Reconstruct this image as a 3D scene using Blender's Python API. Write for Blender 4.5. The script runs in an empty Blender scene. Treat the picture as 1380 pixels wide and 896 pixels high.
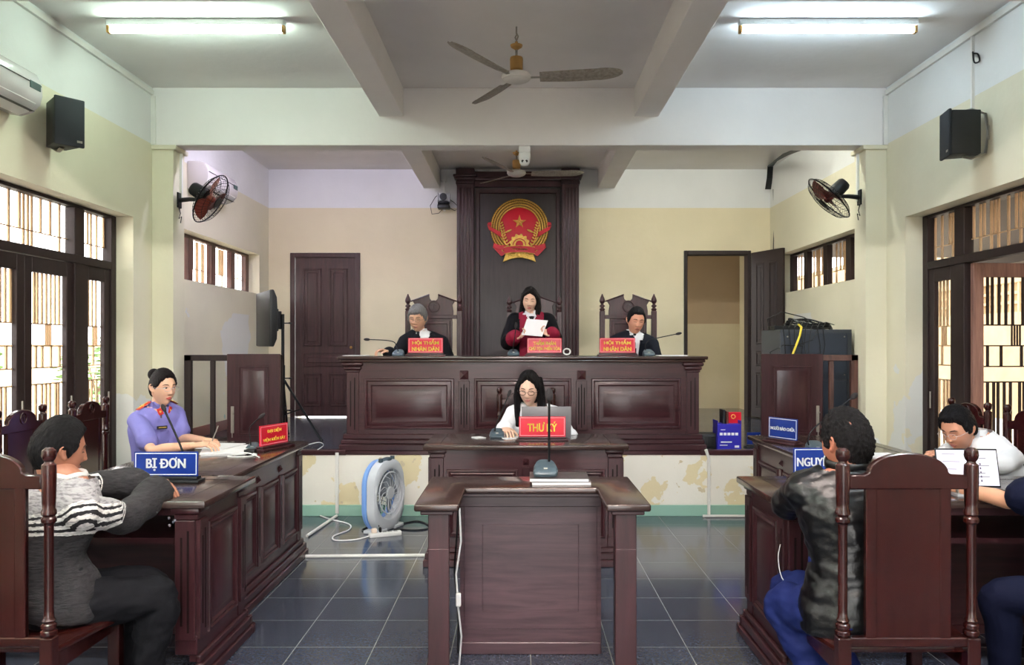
import bpy, bmesh, math, random
from mathutils import Vector, Matrix, noise
from mathutils.bvhtree import BVHTree
random.seed(7)
PI = math.pi
C = bpy.context.scene.collection
F, CX, CY, EYE = 1080.0, 700.0, 465.0, 1.53      # focal length in px, horizon crossing, eye height
def P(px, py, Y):
    """point of the place seen at (px, py) and standing Y metres away"""
    s = F / Y
    return Vector(((px - CX) / s, Y, EYE - (py - CY) / s))
def V(*a): return Vector(a)
def R(d): return math.radians(d)

# ------------------------------------------------------------------ mesh builder
class MB:
    def __init__(s):
        s.bm = bmesh.new(); s.M = None; s.mi = 0
    def _add(s, tb, M=None):
        if M is not None: tb.transform(M)
        if s.M is not None: tb.transform(s.M)
        for f in tb.faces: f.material_index = s.mi
        me = bpy.data.meshes.new('t'); tb.to_mesh(me); tb.free()
        s.bm.from_mesh(me); bpy.data.meshes.remove(me)
        return s
    def box(s, x0, x1, y0, y1, z0, z1, bev=0, seg=1, M=None):
        tb = bmesh.new()
        v = [tb.verts.new(p) for p in ((x0,y0,z0),(x1,y0,z0),(x1,y1,z0),(x0,y1,z0),(x0,y0,z1),(x1,y0,z1),(x1,y1,z1),(x0,y1,z1))]
        for q in ((0,3,2,1),(4,5,6,7),(0,1,5,4),(1,2,6,5),(2,3,7,6),(3,0,4,7)): tb.faces.new([v[i] for i in q])
        tb.normal_update()
        if bev: bmesh.ops.bevel(tb, geom=list(tb.edges), offset=bev, segments=seg, affect='EDGES', profile=0.5)
        return s._add(tb, M)
    def prism(s, pts, d0, d1, plane='xz', bev=0, seg=1, M=None):
        """polygon in a plane, given thickness along the third axis"""
        tb = bmesh.new()
        def m(p, d):
            if plane == 'xz': return (p[0], d, p[1])
            if plane == 'xy': return (p[0], p[1], d)
            return (d, p[0], p[1])
        a = [tb.verts.new(m(p, d0)) for p in pts]; b = [tb.verts.new(m(p, d1)) for p in pts]
        n = len(pts)
        tb.faces.new(a); tb.faces.new(list(reversed(b)))
        for i in range(n): tb.faces.new((a[i], b[i], b[(i+1) % n], a[(i+1) % n]))
        bmesh.ops.recalc_face_normals(tb, faces=list(tb.faces))
        if bev:
            ed = [e for e in tb.edges if e.calc_face_angle(0) > R(35)]
            bmesh.ops.bevel(tb, geom=ed, offset=bev, segments=seg, affect='EDGES', profile=0.5)
        return s._add(tb, M)
    def tube(s, pts, r, n=8, closed=False, flat=None, up=None, caps=True):
        pts = [Vector(p) for p in pts]; k = len(pts)
        rr = r if isinstance(r, (list, tuple)) else [r]*k
        tb = bmesh.new(); rings = []
        T = []
        for i in range(k):
            if closed: t = pts[(i+1) % k] - pts[i-1]
            else: t = pts[min(i+1, k-1)] - pts[max(i-1, 0)]
            T.append(t.normalized() if t.length > 1e-9 else Vector((0,0,1)))
        u = Vector(up) if up else (Vector((0,0,1)) if abs(T[0].z) < .9 else Vector((0,1,0)))
        for i in range(k):
            t = T[i]; u = (u - t*u.dot(t))
            u = u.normalized() if u.length > 1e-6 else t.orthogonal().normalized()
            w = t.cross(u)
            a, b = (1, 1) if flat is None else flat
            rings.append([tb.verts.new(pts[i] + (w*math.cos(2*PI*j/n)*a + u*math.sin(2*PI*j/n)*b)*rr[i]) for j in range(n)])
        for i in range(k if closed else k-1):
            A, B = rings[i], rings[(i+1) % k]
            for j in range(n): tb.faces.new((A[j], A[(j+1) % n], B[(j+1) % n], B[j]))
        if caps and not closed:
            tb.faces.new(list(reversed(rings[0]))); tb.faces.new(rings[-1])
        bmesh.ops.recalc_face_normals(tb, faces=list(tb.faces))
        return s._add(tb)
    def cyl(s, p0, p1, r0, r1=None, n=16):
        return s.tube([p0, p1], [r0, r0 if r1 is None else r1], n)
    def lathe(s, prof, c=(0,0,0), M=None, n=20):
        """profile of (radius, height) turned about z"""
        tb = bmesh.new(); rings = []
        for r, z in prof:
            rings.append([tb.verts.new((max(r, 1e-4)*math.cos(2*PI*j/n), max(r, 1e-4)*math.sin(2*PI*j/n), z)) for j in range(n)])
        for A, B in zip(rings, rings[1:]):
            for j in range(n): tb.faces.new((A[j], A[(j+1) % n], B[(j+1) % n], B[j]))
        tb.faces.new(list(reversed(rings[0]))); tb.faces.new(rings[-1])
        bmesh.ops.recalc_face_normals(tb, faces=list(tb.faces))
        T = Matrix.Translation(Vector(c))
        return s._add(tb, T @ M if M is not None else T)
    def ball(s, c, r, sub=3, M=None, fn=None):
        tb = bmesh.new(); bmesh.ops.create_icosphere(tb, subdivisions=sub, radius=1)
        if not isinstance(r, (list, tuple)): r = (r, r, r)
        for v in tb.verts:
            if fn: v.co = fn(v.co.copy())
            else: v.co = Vector((v.co.x*r[0], v.co.y*r[1], v.co.z*r[2]))
        T = Matrix.Translation(Vector(c))
        return s._add(tb, T @ M if M is not None else T)
    def loft(s, rings, caps=True, closed=False):
        tb = bmesh.new(); vs = [[tb.verts.new(p) for p in r] for r in rings]; n = len(vs[0])
        m = len(vs)
        for i in range(m if closed else m-1):
            A, B = vs[i], vs[(i+1) % m]
            for j in range(n): tb.faces.new((A[j], A[(j+1) % n], B[(j+1) % n], B[j]))
        if caps and not closed: tb.faces.new(list(reversed(vs[0]))); tb.faces.new(vs[-1])
        bmesh.ops.recalc_face_normals(tb, faces=list(tb.faces))
        return s._add(tb)
    def rings(s, x0, x1, z0, z1, prof, y=0, M=None, fill=True):
        """moulded rectangular panel on a face that looks to -y: prof = (inset, height off the face)"""
        tb = bmesh.new(); vs = []
        for d, h in prof:
            vs.append([tb.verts.new(p) for p in ((x0+d, y-h, z0+d), (x1-d, y-h, z0+d), (x1-d, y-h, z1-d), (x0+d, y-h, z1-d))])
        for A, B in zip(vs, vs[1:]):
            for j in range(4): tb.faces.new((A[j], A[(j+1) % 4], B[(j+1) % 4], B[j]))
        if fill: tb.faces.new(vs[-1])
        return s._add(tb, M)
    def sheet(s, fn, nu, nv, th=0.0):
        tb = bmesh.new()
        g = [[tb.verts.new(fn(i/nu, j/nv)) for j in range(nv+1)] for i in range(nu+1)]
        for i in range(nu):
            for j in range(nv): tb.faces.new((g[i][j], g[i+1][j], g[i+1][j+1], g[i][j+1]))
        if th:
            tb.normal_update()
            bmesh.ops.solidify(tb, geom=list(tb.faces), thickness=th)
        return s._add(tb)

def sharp(me, deg=35):
    me.shade_smooth()
    try: me.set_sharp_from_angle(angle=R(deg))
    except Exception: pass

def obj(name, mb, mat, parent=None, deg=35, **props):
    me = bpy.data.meshes.new(name)
    bm = mb.bm if isinstance(mb, MB) else mb
    bm.normal_update()
    bm.to_mesh(me); bm.free()
    sharp(me, deg)
    if name in ('pilaster', 'divider', 'corner_pilaster'): mat = [mat, M['groove']]
    for m in (mat if isinstance(mat, (list, tuple)) else [mat]): me.materials.append(m)
    o = bpy.data.objects.new(name, me); C.objects.link(o)
    if parent is not None: o.parent = parent
    for k, v in props.items(): o[k] = v
    return o
def tag(o, label, cat, group=None, kind=None):
    o['label'] = label; o['category'] = cat
    if group: o['group'] = group
    if kind: o['kind'] = kind
    return o
def thing(name, label, cat, loc=(0,0,0), rz=0, group=None):
    o = bpy.data.objects.new(name, None); C.objects.link(o)
    o.empty_display_size = .1
    o.location = loc; o.rotation_euler = (0, 0, rz)
    return tag(o, label, cat, group)
def struct(name, mb, mat, parent=None, deg=35):
    o = obj(name, mb, mat, parent, deg)
    if parent is None: o['kind'] = 'structure'
    return o
def dup(root, loc=None, rz=None, label=None, group=None):
    """copy of a thing with copies of its parts and sub-parts"""
    r = root.copy(); C.objects.link(r)
    if loc is not None: r.location = loc
    if rz is not None: r.rotation_euler = (0, 0, rz)
    if label: r['label'] = label
    if group: r['group'] = group
    for ch in list(root.children):
        c = ch.copy(); C.objects.link(c); c.parent = r
        for g in list(ch.children):
            d = g.copy(); C.objects.link(d); d.parent = c
    return r

# ------------------------------------------------------------------ materials
def mat(name, col, rough=.5, metal=0, bump=0, bscale=40, var=0, vscale=6, spec=.5, emit=None, estr=0, coat=0, stretch=None, trans=0, ior=1.45, alpha=1):
    m = bpy.data.materials.new(name); m.use_nodes = True
    nt = m.node_tree; N = nt.nodes; L = nt.links; b = N['Principled BSDF']
    b.inputs['Base Color'].default_value = (*col, 1); b.inputs['Roughness'].default_value = rough
    b.inputs['Metallic'].default_value = metal
    b.inputs['Specular IOR Level'].default_value = spec
    b.inputs['Coat Weight'].default_value = coat; b.inputs['Coat Roughness'].default_value = .08
    b.inputs['Transmission Weight'].default_value = trans; b.inputs['IOR'].default_value = ior
    if emit: b.inputs['Emission Color'].default_value = (*emit, 1); b.inputs['Emission Strength'].default_value = estr
    if var or bump:
        tc = N.new('ShaderNodeTexCoord'); mp = N.new('ShaderNodeMapping'); L.new(tc.outputs['Object'], mp.inputs['Vector'])
        if stretch: mp.inputs['Scale'].default_value = stretch
        if var:
            n = N.new('ShaderNodeTexNoise'); n.inputs['Scale'].default_value = vscale; n.inputs['Detail'].default_value = 6
            L.new(mp.outputs[0], n.inputs['Vector'])
            r = N.new('ShaderNodeValToRGB'); r.color_ramp.elements[0].position = .3; r.color_ramp.elements[1].position = .7
            r.color_ramp.elements[0].color = (*[max(0, c*(1-var)) for c in col], 1)
            r.color_ramp.elements[1].color = (*[min(1, c*(1+var)) for c in col], 1)
            L.new(n.outputs['Fac'], r.inputs[0]); L.new(r.outputs[0], b.inputs['Base Color'])
        if bump:
            n2 = N.new('ShaderNodeTexNoise'); n2.inputs['Scale'].default_value = bscale; n2.inputs['Detail'].default_value = 4
            L.new(mp.outputs[0], n2.inputs['Vector'])
            bp = N.new('ShaderNodeBump'); bp.inputs['Strength'].default_value = bump; bp.inputs['Distance'].default_value = .01
            L.new(n2.outputs['Fac'], bp.inputs['Height']); L.new(bp.outputs[0], b.inputs['Normal'])
    return m
def lin(*c):
    """sRGB 0-255 to linear"""
    return tuple(((v/255)/12.92 if v/255 <= .04045 else ((v/255+.055)/1.055)**2.4) for v in c)

def wall_mat(name, low, up, split, patch=None, seed=0):
    """painted plaster: two paints that meet at a height, faint stains"""
    m = bpy.data.materials.new(name); m.use_nodes = True
    nt = m.node_tree; N = nt.nodes; L = nt.links; b = N['Principled BSDF']; b.inputs['Roughness'].default_value = .75
    b.inputs['Specular IOR Level'].default_value = .25
    g = N.new('ShaderNodeNewGeometry'); sp = N.new('ShaderNodeSeparateXYZ'); L.new(g.outputs['Position'], sp.inputs[0])
    def mth(op, a, bb=None, v=None):
        n = N.new('ShaderNodeMath'); n.operation = op
        if hasattr(a, 'links') or hasattr(a, 'is_linked'): L.new(a, n.inputs[0])
        else: n.inputs[0].default_value = a
        if bb is not None:
            if hasattr(bb, 'is_linked'): L.new(bb, n.inputs[1])
            else: n.inputs[1].default_value = bb
        return n.outputs[0]
    st = mth('GREATER_THAN', sp.outputs['Z'], split)
    mx = N.new('ShaderNodeMix'); mx.data_type = 'RGBA'
    L.new(st, mx.inputs['Factor']); mx.inputs['A'].default_value = (*low, 1); mx.inputs['B'].default_value = (*up, 1)
    n = N.new('ShaderNodeTexNoise'); n.inputs['Scale'].default_value = 1.3; n.inputs['Detail'].default_value = 8
    L.new(g.outputs['Position'], n.inputs['Vector'])
    r = N.new('ShaderNodeValToRGB'); r.color_ramp.elements[0].position = .35; r.color_ramp.elements[1].position = .65
    r.color_ramp.elements[0].color = (.88,.88,.87,1); r.color_ramp.elements[1].color = (1,1,1,1)
    L.new(n.outputs['Fac'], r.inputs[0])
    m2 = N.new('ShaderNodeMix'); m2.data_type = 'RGBA'; m2.blend_type = 'MULTIPLY'; m2.inputs['Factor'].default_value = .6
    L.new(mx.outputs['Result'], m2.inputs['A']); L.new(r.outputs[0], m2.inputs['B'])
    out = m2.outputs['Result']
    if patch:
        for (pc, scale, thr, zmax, off) in patch:
            n3 = N.new('ShaderNodeTexNoise'); n3.inputs['Scale'].default_value = scale; n3.inputs['Detail'].default_value = 7
            mp = N.new('ShaderNodeMapping'); mp.inputs['Location'].default_value = (off, off*.7, off*1.3)
            L.new(g.outputs['Position'], mp.inputs['Vector']); L.new(mp.outputs[0], n3.inputs['Vector'])
            gt = mth('GREATER_THAN', n3.outputs['Fac'], thr)
            lt = mth('LESS_THAN', sp.outputs['Z'], zmax)
            f = mth('MULTIPLY', gt, lt)
            m3 = N.new('ShaderNodeMix'); m3.data_type = 'RGBA'
            L.new(f, m3.inputs['Factor']); L.new(out, m3.inputs['A']); m3.inputs['B'].default_value = (*pc, 1)
            out = m3.outputs['Result']
    L.new(out, b.inputs['Base Color'])
    n2 = N.new('ShaderNodeTexNoise'); n2.inputs['Scale'].default_value = 14; n2.inputs['Detail'].default_value = 5
    L.new(g.outputs['Position'], n2.inputs['Vector'])
    bp = N.new('ShaderNodeBump'); bp.inputs['Strength'].default_value = .25; bp.inputs['Distance'].default_value = .01
    L.new(n2.outputs['Fac'], bp.inputs['Height']); L.new(bp.outputs[0], b.inputs['Normal'])
    return m

def tile_mat(name, col, grout, size, ox, oy, rough=.16):
    m = bpy.data.materials.new(name); m.use_nodes = True
    nt = m.node_tree; N = nt.nodes; L = nt.links; b = N['Principled BSDF']
    g = N.new('ShaderNodeNewGeometry'); mp = N.new('ShaderNodeMapping'); L.new(g.outputs['Position'], mp.inputs['Vector'])
    mp.inputs['Location'].default_value = (-ox, -oy, 0)
    br = N.new('ShaderNodeTexBrick'); br.offset = 0; br.squash = 1
    br.inputs['Scale'].default_value = 1; br.inputs['Brick Width'].default_value = size; br.inputs['Row Height'].default_value = size
    br.inputs['Mortar Size'].default_value = .0025; br.inputs['Mortar Smooth'].default_value = .1
    br.inputs['Color1'].default_value = (*col, 1); br.inputs['Color2'].default_value = (*[c*1.12 for c in col], 1)
    br.inputs['Mortar'].default_value = (*grout, 1)
    L.new(mp.outputs[0], br.inputs['Vector'])
    n = N.new('ShaderNodeTexNoise'); n.inputs['Scale'].default_value = 70; n.inputs['Detail'].default_value = 6
    L.new(g.outputs['Position'], n.inputs['Vector'])
    r = N.new('ShaderNodeValToRGB'); r.color_ramp.elements[0].position = .35; r.color_ramp.elements[1].position = .7
    r.color_ramp.elements[0].color = (.8,.8,.8,1); r.color_ramp.elements[1].color = (1.15,1.15,1.15,1)
    L.new(n.outputs['Fac'], r.inputs[0])
    m2 = N.new('ShaderNodeMix'); m2.data_type = 'RGBA'; m2.blend_type = 'MULTIPLY'; m2.inputs['Factor'].default_value = 1
    L.new(br.outputs['Color'], m2.inputs['A']); L.new(r.outputs[0], m2.inputs['B']); L.new(m2.outputs['Result'], b.inputs['Base Color'])
    n4 = N.new('ShaderNodeTexNoise'); n4.inputs['Scale'].default_value = 2.2; n4.inputs['Detail'].default_value = 5
    L.new(g.outputs['Position'], n4.inputs['Vector'])
    mr = N.new('ShaderNodeMapRange'); mr.inputs['To Min'].default_value = rough*.7; mr.inputs['To Max'].default_value = rough*1.5
    L.new(n4.outputs['Fac'], mr.inputs['Value']); L.new(mr.outputs[0], b.inputs['Roughness'])
    b.inputs['Specular IOR Level'].default_value = .6
    bp = N.new('ShaderNodeBump'); bp.inputs['Strength'].default_value = .12; bp.inputs['Distance'].default_value = .002; bp.invert = True
    L.new(br.outputs['Fac'], bp.inputs['Height']); L.new(bp.outputs[0], b.inputs['Normal'])
    return m

def wood_mat(name, a, b_, rough=.28, coat=.25, axis='z', sc=1):
    """varnished wood: grain stretched along one axis"""
    m = bpy.data.materials.new(name); m.use_nodes = True
    nt = m.node_tree; N = nt.nodes; L = nt.links; b = N['Principled BSDF']
    tc = N.new('ShaderNodeTexCoord'); mp = N.new('ShaderNodeMapping'); L.new(tc.outputs['Object'], mp.inputs['Vector'])
    mp.inputs['Scale'].default_value = {'x': (1.2*sc, 14*sc, 14*sc), 'y': (14*sc, 1.2*sc, 14*sc), 'z': (14*sc, 14*sc, 1.2*sc)}[axis]
    n = N.new('ShaderNodeTexNoise'); n.inputs['Scale'].default_value = 2.2; n.inputs['Detail'].default_value = 9; n.inputs['Roughness'].default_value = .6
    n.inputs['Distortion'].default_value = .6
    L.new(mp.outputs[0], n.inputs['Vector'])
    r = N.new('ShaderNodeValToRGB'); r.color_ramp.elements[0].position = .3; r.color_ramp.elements[1].position = .72
    r.color_ramp.elements[0].color = (*a, 1); r.color_ramp.elements[1].color = (*b_, 1)
    L.new(n.outputs['Fac'], r.inputs[0]); L.new(r.outputs[0], b.inputs['Base Color'])
    b.inputs['Roughness'].default_value = rough; b.inputs['Coat Weight'].default_value = coat; b.inputs['Coat Roughness'].default_value = .12
    b.inputs['Specular IOR Level'].default_value = .42
    bp = N.new('ShaderNodeBump'); bp.inputs['Strength'].default_value = .08; bp.inputs['Distance'].default_value = .004
    L.new(n.outputs['Fac'], bp.inputs['Height']); L.new(bp.outputs[0], b.inputs['Normal'])
    return m

CREAM, WHITE = lin(226,220,196), lin(232,232,230)
M = {}
M['wall'] = wall_mat('painted_plaster', CREAM, WHITE, 3.34, [(lin(222,222,216), .9, .56, 1.9, 3.1), (lin(168,198,186), 2.2, .69, 1.6, 8.3)])
M['wall_back'] = wall_mat('painted_plaster_back', lin(228,216,186), lin(232,232,232), 3.34)
M['ceil'] = wall_mat('ceiling_paint', lin(242,238,236), lin(242,238,236), 9)
M['dais'] = wall_mat('peeling_paint', lin(236,231,220), lin(236,231,220), 9, [(lin(222,208,170), 2.6, .56, 5, 1.7), (lin(205,190,160), 9, .68, 5, 4.2)])
M['green'] = mat('green_tile', lin(150,190,172), .2)
M['floor'] = tile_mat('slate_tile', lin(64,70,84), lin(150,150,142), .396, .055, .1, .13)
M['wood'] = wood_mat('dark_mahogany', lin(42,18,22), lin(64,31,36), .36, .12, 'z')
M['woodx'] = wood_mat('dark_mahogany_long', lin(42,18,22), lin(66,32,37), .34, .15, 'x')
M['woody'] = wood_mat('dark_mahogany_deep', lin(32,18,18), lin(58,35,34), .3, .3, 'y')
M['top'] = wood_mat('polished_top', lin(40,26,24), lin(68,48,44), .22, .4, 'x')
M['red_wood'] = wood_mat('red_mahogany', lin(32,9,9), lin(58,17,14), .24, .3, 'z')
M['red_woodx'] = wood_mat('red_mahogany_seat', lin(34,11,10), lin(60,21,17), .2, .35, 'x')
M['frame'] = wood_mat('window_frame_wood', lin(58,34,30), lin(110,72,62), .4, .1, 'z')
M['frame_dark'] = wood_mat('dark_frame_wood', lin(26,13,13), lin(42,24,23), .55, .0, 'z')
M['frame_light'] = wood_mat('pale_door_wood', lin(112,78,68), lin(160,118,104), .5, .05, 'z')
M['bar'] = mat('grille_paint', lin(206,168,128), .5, var=.12)
M['black'] = mat('black_plastic', lin(16,17,20), .45, bump=.1, bscale=200)
M['blackm'] = mat('black_metal', lin(30,31,34), .35, .6)
M['grey'] = mat('grey_plastic', lin(66,80,88), .3)
M['white'] = mat('white_plastic', lin(232,232,230), .35)
M['conduit'] = mat('white_conduit', lin(228,226,220), .45, var=.05)
M['dirty'] = mat('dusty_white_metal', lin(150,142,132), .5, var=.3, vscale=14, stretch=(3,3,3))
M['brass'] = mat('tarnished_brass', lin(190,148,88), .45, .4, var=.2)
M['groove'] = mat('groove_shade', lin(20,8,9), .6, spec=.2)  # for flat dark strips that stand for the shade in recessed flutes
M['paper'] = mat('paper', lin(232,230,232), .8)
M['steel'] = mat('steel', lin(170,165,155), .35, .8)
M['gold'] = mat('gold_paint', lin(228,188,92), .38, .3, var=.25, vscale=60)
M['red'] = mat('red_lacquer', lin(190,22,44), .3)
M['sign_red'] = mat('red_acrylic', lin(205,14,44), .3, coat=.15)
M['sign_blue'] = mat('blue_acrylic', lin(16,46,128), .3, coat=.15)
M['yellow'] = mat('yellow_lettering', lin(255,236,90), .5)
M['whitel'] = mat('white_lettering', lin(244,244,244), .5)
M['pink'] = mat('sign_border', lin(240,170,180), .4)
def pane_mat():
    m = bpy.data.materials.new('window_glass'); m.use_nodes = True; nt = m.node_tree; N = nt.nodes; N.clear()
    o = N.new('ShaderNodeOutputMaterial'); x = N.new('ShaderNodeMixShader'); a = N.new('ShaderNodeBsdfTransparent'); g = N.new('ShaderNodeBsdfGlossy'); g.inputs['Roughness'].default_value = .03
    x.inputs[0].default_value = .05; nt.links.new(a.outputs[0], x.inputs[1]); nt.links.new(g.outputs[0], x.inputs[2]); nt.links.new(x.outputs[0], o.inputs[0]); return m
M['glass'] = pane_mat()
M['greenf'] = mat('leaf_green', lin(88,120,60), .6, var=.3)

def text(name, s, width, height, m, parent, loc, rot=(PI/2,0,0), bold=.012, depth=.0015):
    """raised lettering, scaled to the size it has"""
    cu = bpy.data.curves.new('t', 'FONT'); s0 = s; cu.body = s.replace('Đ', 'D'); cu.align_x = 'CENTER'; cu.align_y = 'CENTER'
    cu.offset = min(bold, .014); cu.extrude = .01; cu.space_line = .95; cu.resolution_u = 3
    o = bpy.data.objects.new('t', cu); C.objects.link(o)
    bpy.context.view_layer.update()
    dg = bpy.context.evaluated_depsgraph_get()
    me = bpy.data.meshes.new_from_object(o.evaluated_get(dg)); bpy.data.objects.remove(o)
    bm = bmesh.new(); bm.from_mesh(me); bmesh.ops.remove_doubles(bm, verts=list(bm.verts), dist=1e-5)
    seen = set(); isl = []
    for v in bm.verts:
        if v.index in seen: continue
        st = [v]; seen.add(v.index); g = []
        while st:
            a = st.pop(); g.append(a.co.copy())
            for e in a.link_edges:
                b2 = e.other_vert(a)
                if b2.index not in seen: seen.add(b2.index); st.append(b2)
        isl.append((min(p.x for p in g), max(p.x for p in g), min(p.y for p in g), max(p.y for p in g)))
    isl = [i for i in isl if i[3]-i[2] > .5]
    for ln_i, ln in enumerate(s0.split('\n')):
        row = sorted(isl)
        ch = ln.replace(' ', '')
        if len(row) == len(ch):
            for c_, (x0, x1, y0, y1) in zip(ch, row):
                if c_ == 'Đ':
                    ym = (y0+y1)/2; t_ = (y1-y0)*.075; bb = bmesh.new()
                    vv = [bb.verts.new((x, y, .01)) for x, y in ((x0-(x1-x0)*.16, ym-t_), (x0+(x1-x0)*.5, ym-t_), (x0+(x1-x0)*.5, ym+t_), (x0-(x1-x0)*.16, ym+t_))]; bb.faces.new(vv)
                    tm = bpy.data.meshes.new('t'); bb.to_mesh(tm); bb.free(); bm.from_mesh(tm)
    base_ = bpy.data.meshes.new('t'); bm.to_mesh(base_)
    for dx in (-.022, .022):
        n0 = len(bm.verts); bm.from_mesh(base_); bm.verts.ensure_lookup_table()
        for v in bm.verts[n0:]: v.co.x += dx
    bm.to_mesh(me); bm.free()
    xs = [v.co.x for v in me.vertices]; ys = [v.co.y for v in me.vertices]
    cx, cy = (min(xs)+max(xs))/2, (min(ys)+max(ys))/2; w, h = max(xs)-min(xs), max(ys)-min(ys)
    for v in me.vertices:
        v.co = Vector(((v.co.x-cx)*width/w, (v.co.y-cy)*height/h, v.co.z/.01*depth))
    me.materials.clear(); me.materials.append(m); me.name = name
    r = bpy.data.objects.new(name, me); C.objects.link(r); r.parent = parent; r.location = loc; r.rotation_euler = rot
    return r
# ------------------------------------------------------------------ the room
XL, XR = -3.31, 3.31; T = .15; YB = 10.58; YF = -5.2; ZC = 3.85; ZP = .58; YP = 7.2
def wall_x(mb, x0, x1, y0, y1, z0, z1, holes):
    """wall that runs along y, boxed around its openings (hy0, hy1, hz0, hz1)"""
    holes = sorted(holes); y = y0
    for a, b, c, d in holes:
        mb.box(x0, x1, y, a, z0, z1)
        if c > z0: mb.box(x0, x1, a, b, z0, c)
        mb.box(x0, x1, a, b, d, z1)
        y = b
    mb.box(x0, x1, y, y1, z0, z1)
DOORS = [(4.37, 6.87, 0, 2.63), (1.05, 3.55, 0, 2.63), (-2.25, .25, 0, 2.63)]
HIGH = [(7.72, 10.2, 2.18, 2.68)]
b = MB(); wall_x(b, XL-T, XL, YF, YB+1.6, -.1, ZC, DOORS+HIGH); struct('wall_left', b, M['wall'])
b = MB(); wall_x(b, XR, XR+T, YF, YB+1.6, -.1, ZC, DOORS+HIGH); struct('wall_right', b, M['wall'])
b = MB()                                   # back wall with two doorways
D1 = (-3.02, -2.10); D2 = (2.17, 3.05)
b.box(XL, D1[0], YB, YB+.14, 0, ZC); b.box(D1[0], D1[1], YB, YB+.14, 2.745, ZC); b.box(D1[1], D2[0], YB, YB+.14, 0, ZC)
b.box(D2[0], D2[1], YB, YB+.14, 2.775, ZC); b.box(D2[1], XR, YB, YB+.14, 0, ZC)
struct('wall_back', b, M['wall_back'])
b = MB(); b.box(XL, -1.6, YF-.15, YF, 0, ZC); b.box(1.6, XR, YF-.15, YF, 0, ZC); b.box(-1.6, 1.6, YF-.15, YF, 2.9, ZC); struct('wall_front', b, M['wall'])
b = MB(); b.box(.6, XR, 12.05, 12.15, 0, ZC); b.box(.5, .6, YB+.14, 11.2, 0, ZC); struct('wall_corridor', b, wall_mat('corridor_paint', lin(196,184,156), lin(166,146,122), 1.85))
b = MB(); b.box(XL-3, XR+3, YF-3, YP+.3, -.12, 0); struct('floor', b, M['floor'])
b = MB(); b.box(XL, XR, YP+.02, 12.1, .0, ZP); struct('floor_platform', b, M['floor'])
b = MB(); b.box(XL, XR, YP-.02, YP+.02, 0, ZP-.035); struct('wall_platform', b, M['dais'])
b = MB(); b.box(XL, XR, YP-.035, YP-.02, 0, .1, .003); struct('baseboard_platform', b, M['green'])
b = MB(); b.box(XL, -1.55, YP-.035, YP+.05, ZP-.035, ZP+.012, .006); b.box(1.62, XR, YP-.035, YP+.05, ZP-.035, ZP+.012, .006); b.box(-1.55, 1.62, YP-.03, YP+.05, ZP-.03, ZP+.001)
struct('trim_1', b, M['woodx'])
b = MB()
b.box(XL, D1[0]-.06, YB-.015, YB, ZP, ZP+.11, .004); b.box(2.1-.05, 2.17, YB-.015, YB, ZP, ZP+.11, .004); b.box(-2.04, -.9, YB-.015, YB, ZP, ZP+.11, .004); b.box(.85, 2.1, YB-.015, YB, ZP, ZP+.11, .004)
struct('baseboard_back', b, mat('brown_skirting', lin(120,66,52), .3))
b = MB(); b.box(XL, XL+.015, 7.6, YB, ZP, ZP+.11, .004); struct('baseboard_left', b, mat('brown_skirting_left', lin(120,66,52), .3))
b = MB(); b.box(XR-.015, XR, 7.6, YB, ZP, ZP+.11, .004); struct('baseboard_right', b, mat('brown_skirting_right', lin(120,66,52), .3))
b = MB(); b.box(XL-.2, XR+.2, YF-.2, 12.2, ZC, ZC+.15); struct('ceiling', b, M['ceil'])
# beams
for i, (y0, y1) in enumerate(((7.22, 7.42), (3.98, 4.2), (.7, .9), (-2.6, -2.4))):
    b = MB(); b.box(XL, XR, y0, y1, 3.33, ZC, .006); struct('trim_beam', b, M['ceil'])
for x0, x1 in ((-1.265, -1.045), (1.035, 1.255)):
    b = MB(); b.box(x0, x1, YF, 7.22, 3.59, ZC, .005); b.box(x0, x1, 7.42, YB, 3.6, ZC, .005); struct('trim_beam_long', b, M['ceil'])
# columns
for s in (-1, 1):
    for y0 in (7.22, 3.9, .68, -2.6):
        b = MB()
        xs = sorted((s*3.31, s*3.12)); b.box(xs[0], xs[1], y0+.001, y0+.24, 0, 3.29)
        xs = sorted((s*3.31, s*3.09)); b.box(xs[0], xs[1], y0-.02, y0+.26, 3.29, 3.33, .005)
        struct('trim_column', b, M['wall'])

# ---- window and door joinery on the side walls
def bars(mb, y0, y1, z0, z1, x, seed):
    """flat grille bars, unevenly spaced, with thin cross rods"""
    rnd = random.Random(seed); y = y0 + .03
    zm = z0 + (z1-z0)*.32
    while y < y1-.015:
        lo = z0 if rnd.random() < .6 else zm
        mb.box(x-.006, x+.006, y, y+.021, lo, z1)
        y += rnd.choice((.045, .05, .09, .11, .12))
    mb.box(x-.006, x+.006, y0, y1, zm-.004, zm+.004)
def bars_tall(mb, y0, y1, z0, z1, x, seed):
    rnd = random.Random(seed); lv = [z0, z0+.62, z0+.74, z0+.9, z0+1.06, z1]
    for z in lv[1:-1]: mb.box(x-.006, x+.006, y0, y1, z-.005, z+.005)
    for a, c, st in ((lv[0], lv[1], .05), (lv[2], lv[3], .11), (lv[4], lv[5], .055)):
        y = y0+.02
        while y < y1-.012:
            mb.box(x-.006, x+.006, y, y+.019, a, c); y += st*rnd.choice((.7, 1, 1, 1.5))
    for k in range(4):
        yy = y0 + (y1-y0)*.5 + k*.022; mb.box(x-.004, x+.004, yy, yy+.012, lv[3], lv[4])
TR0, TR1 = 2.17, 2.235
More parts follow.
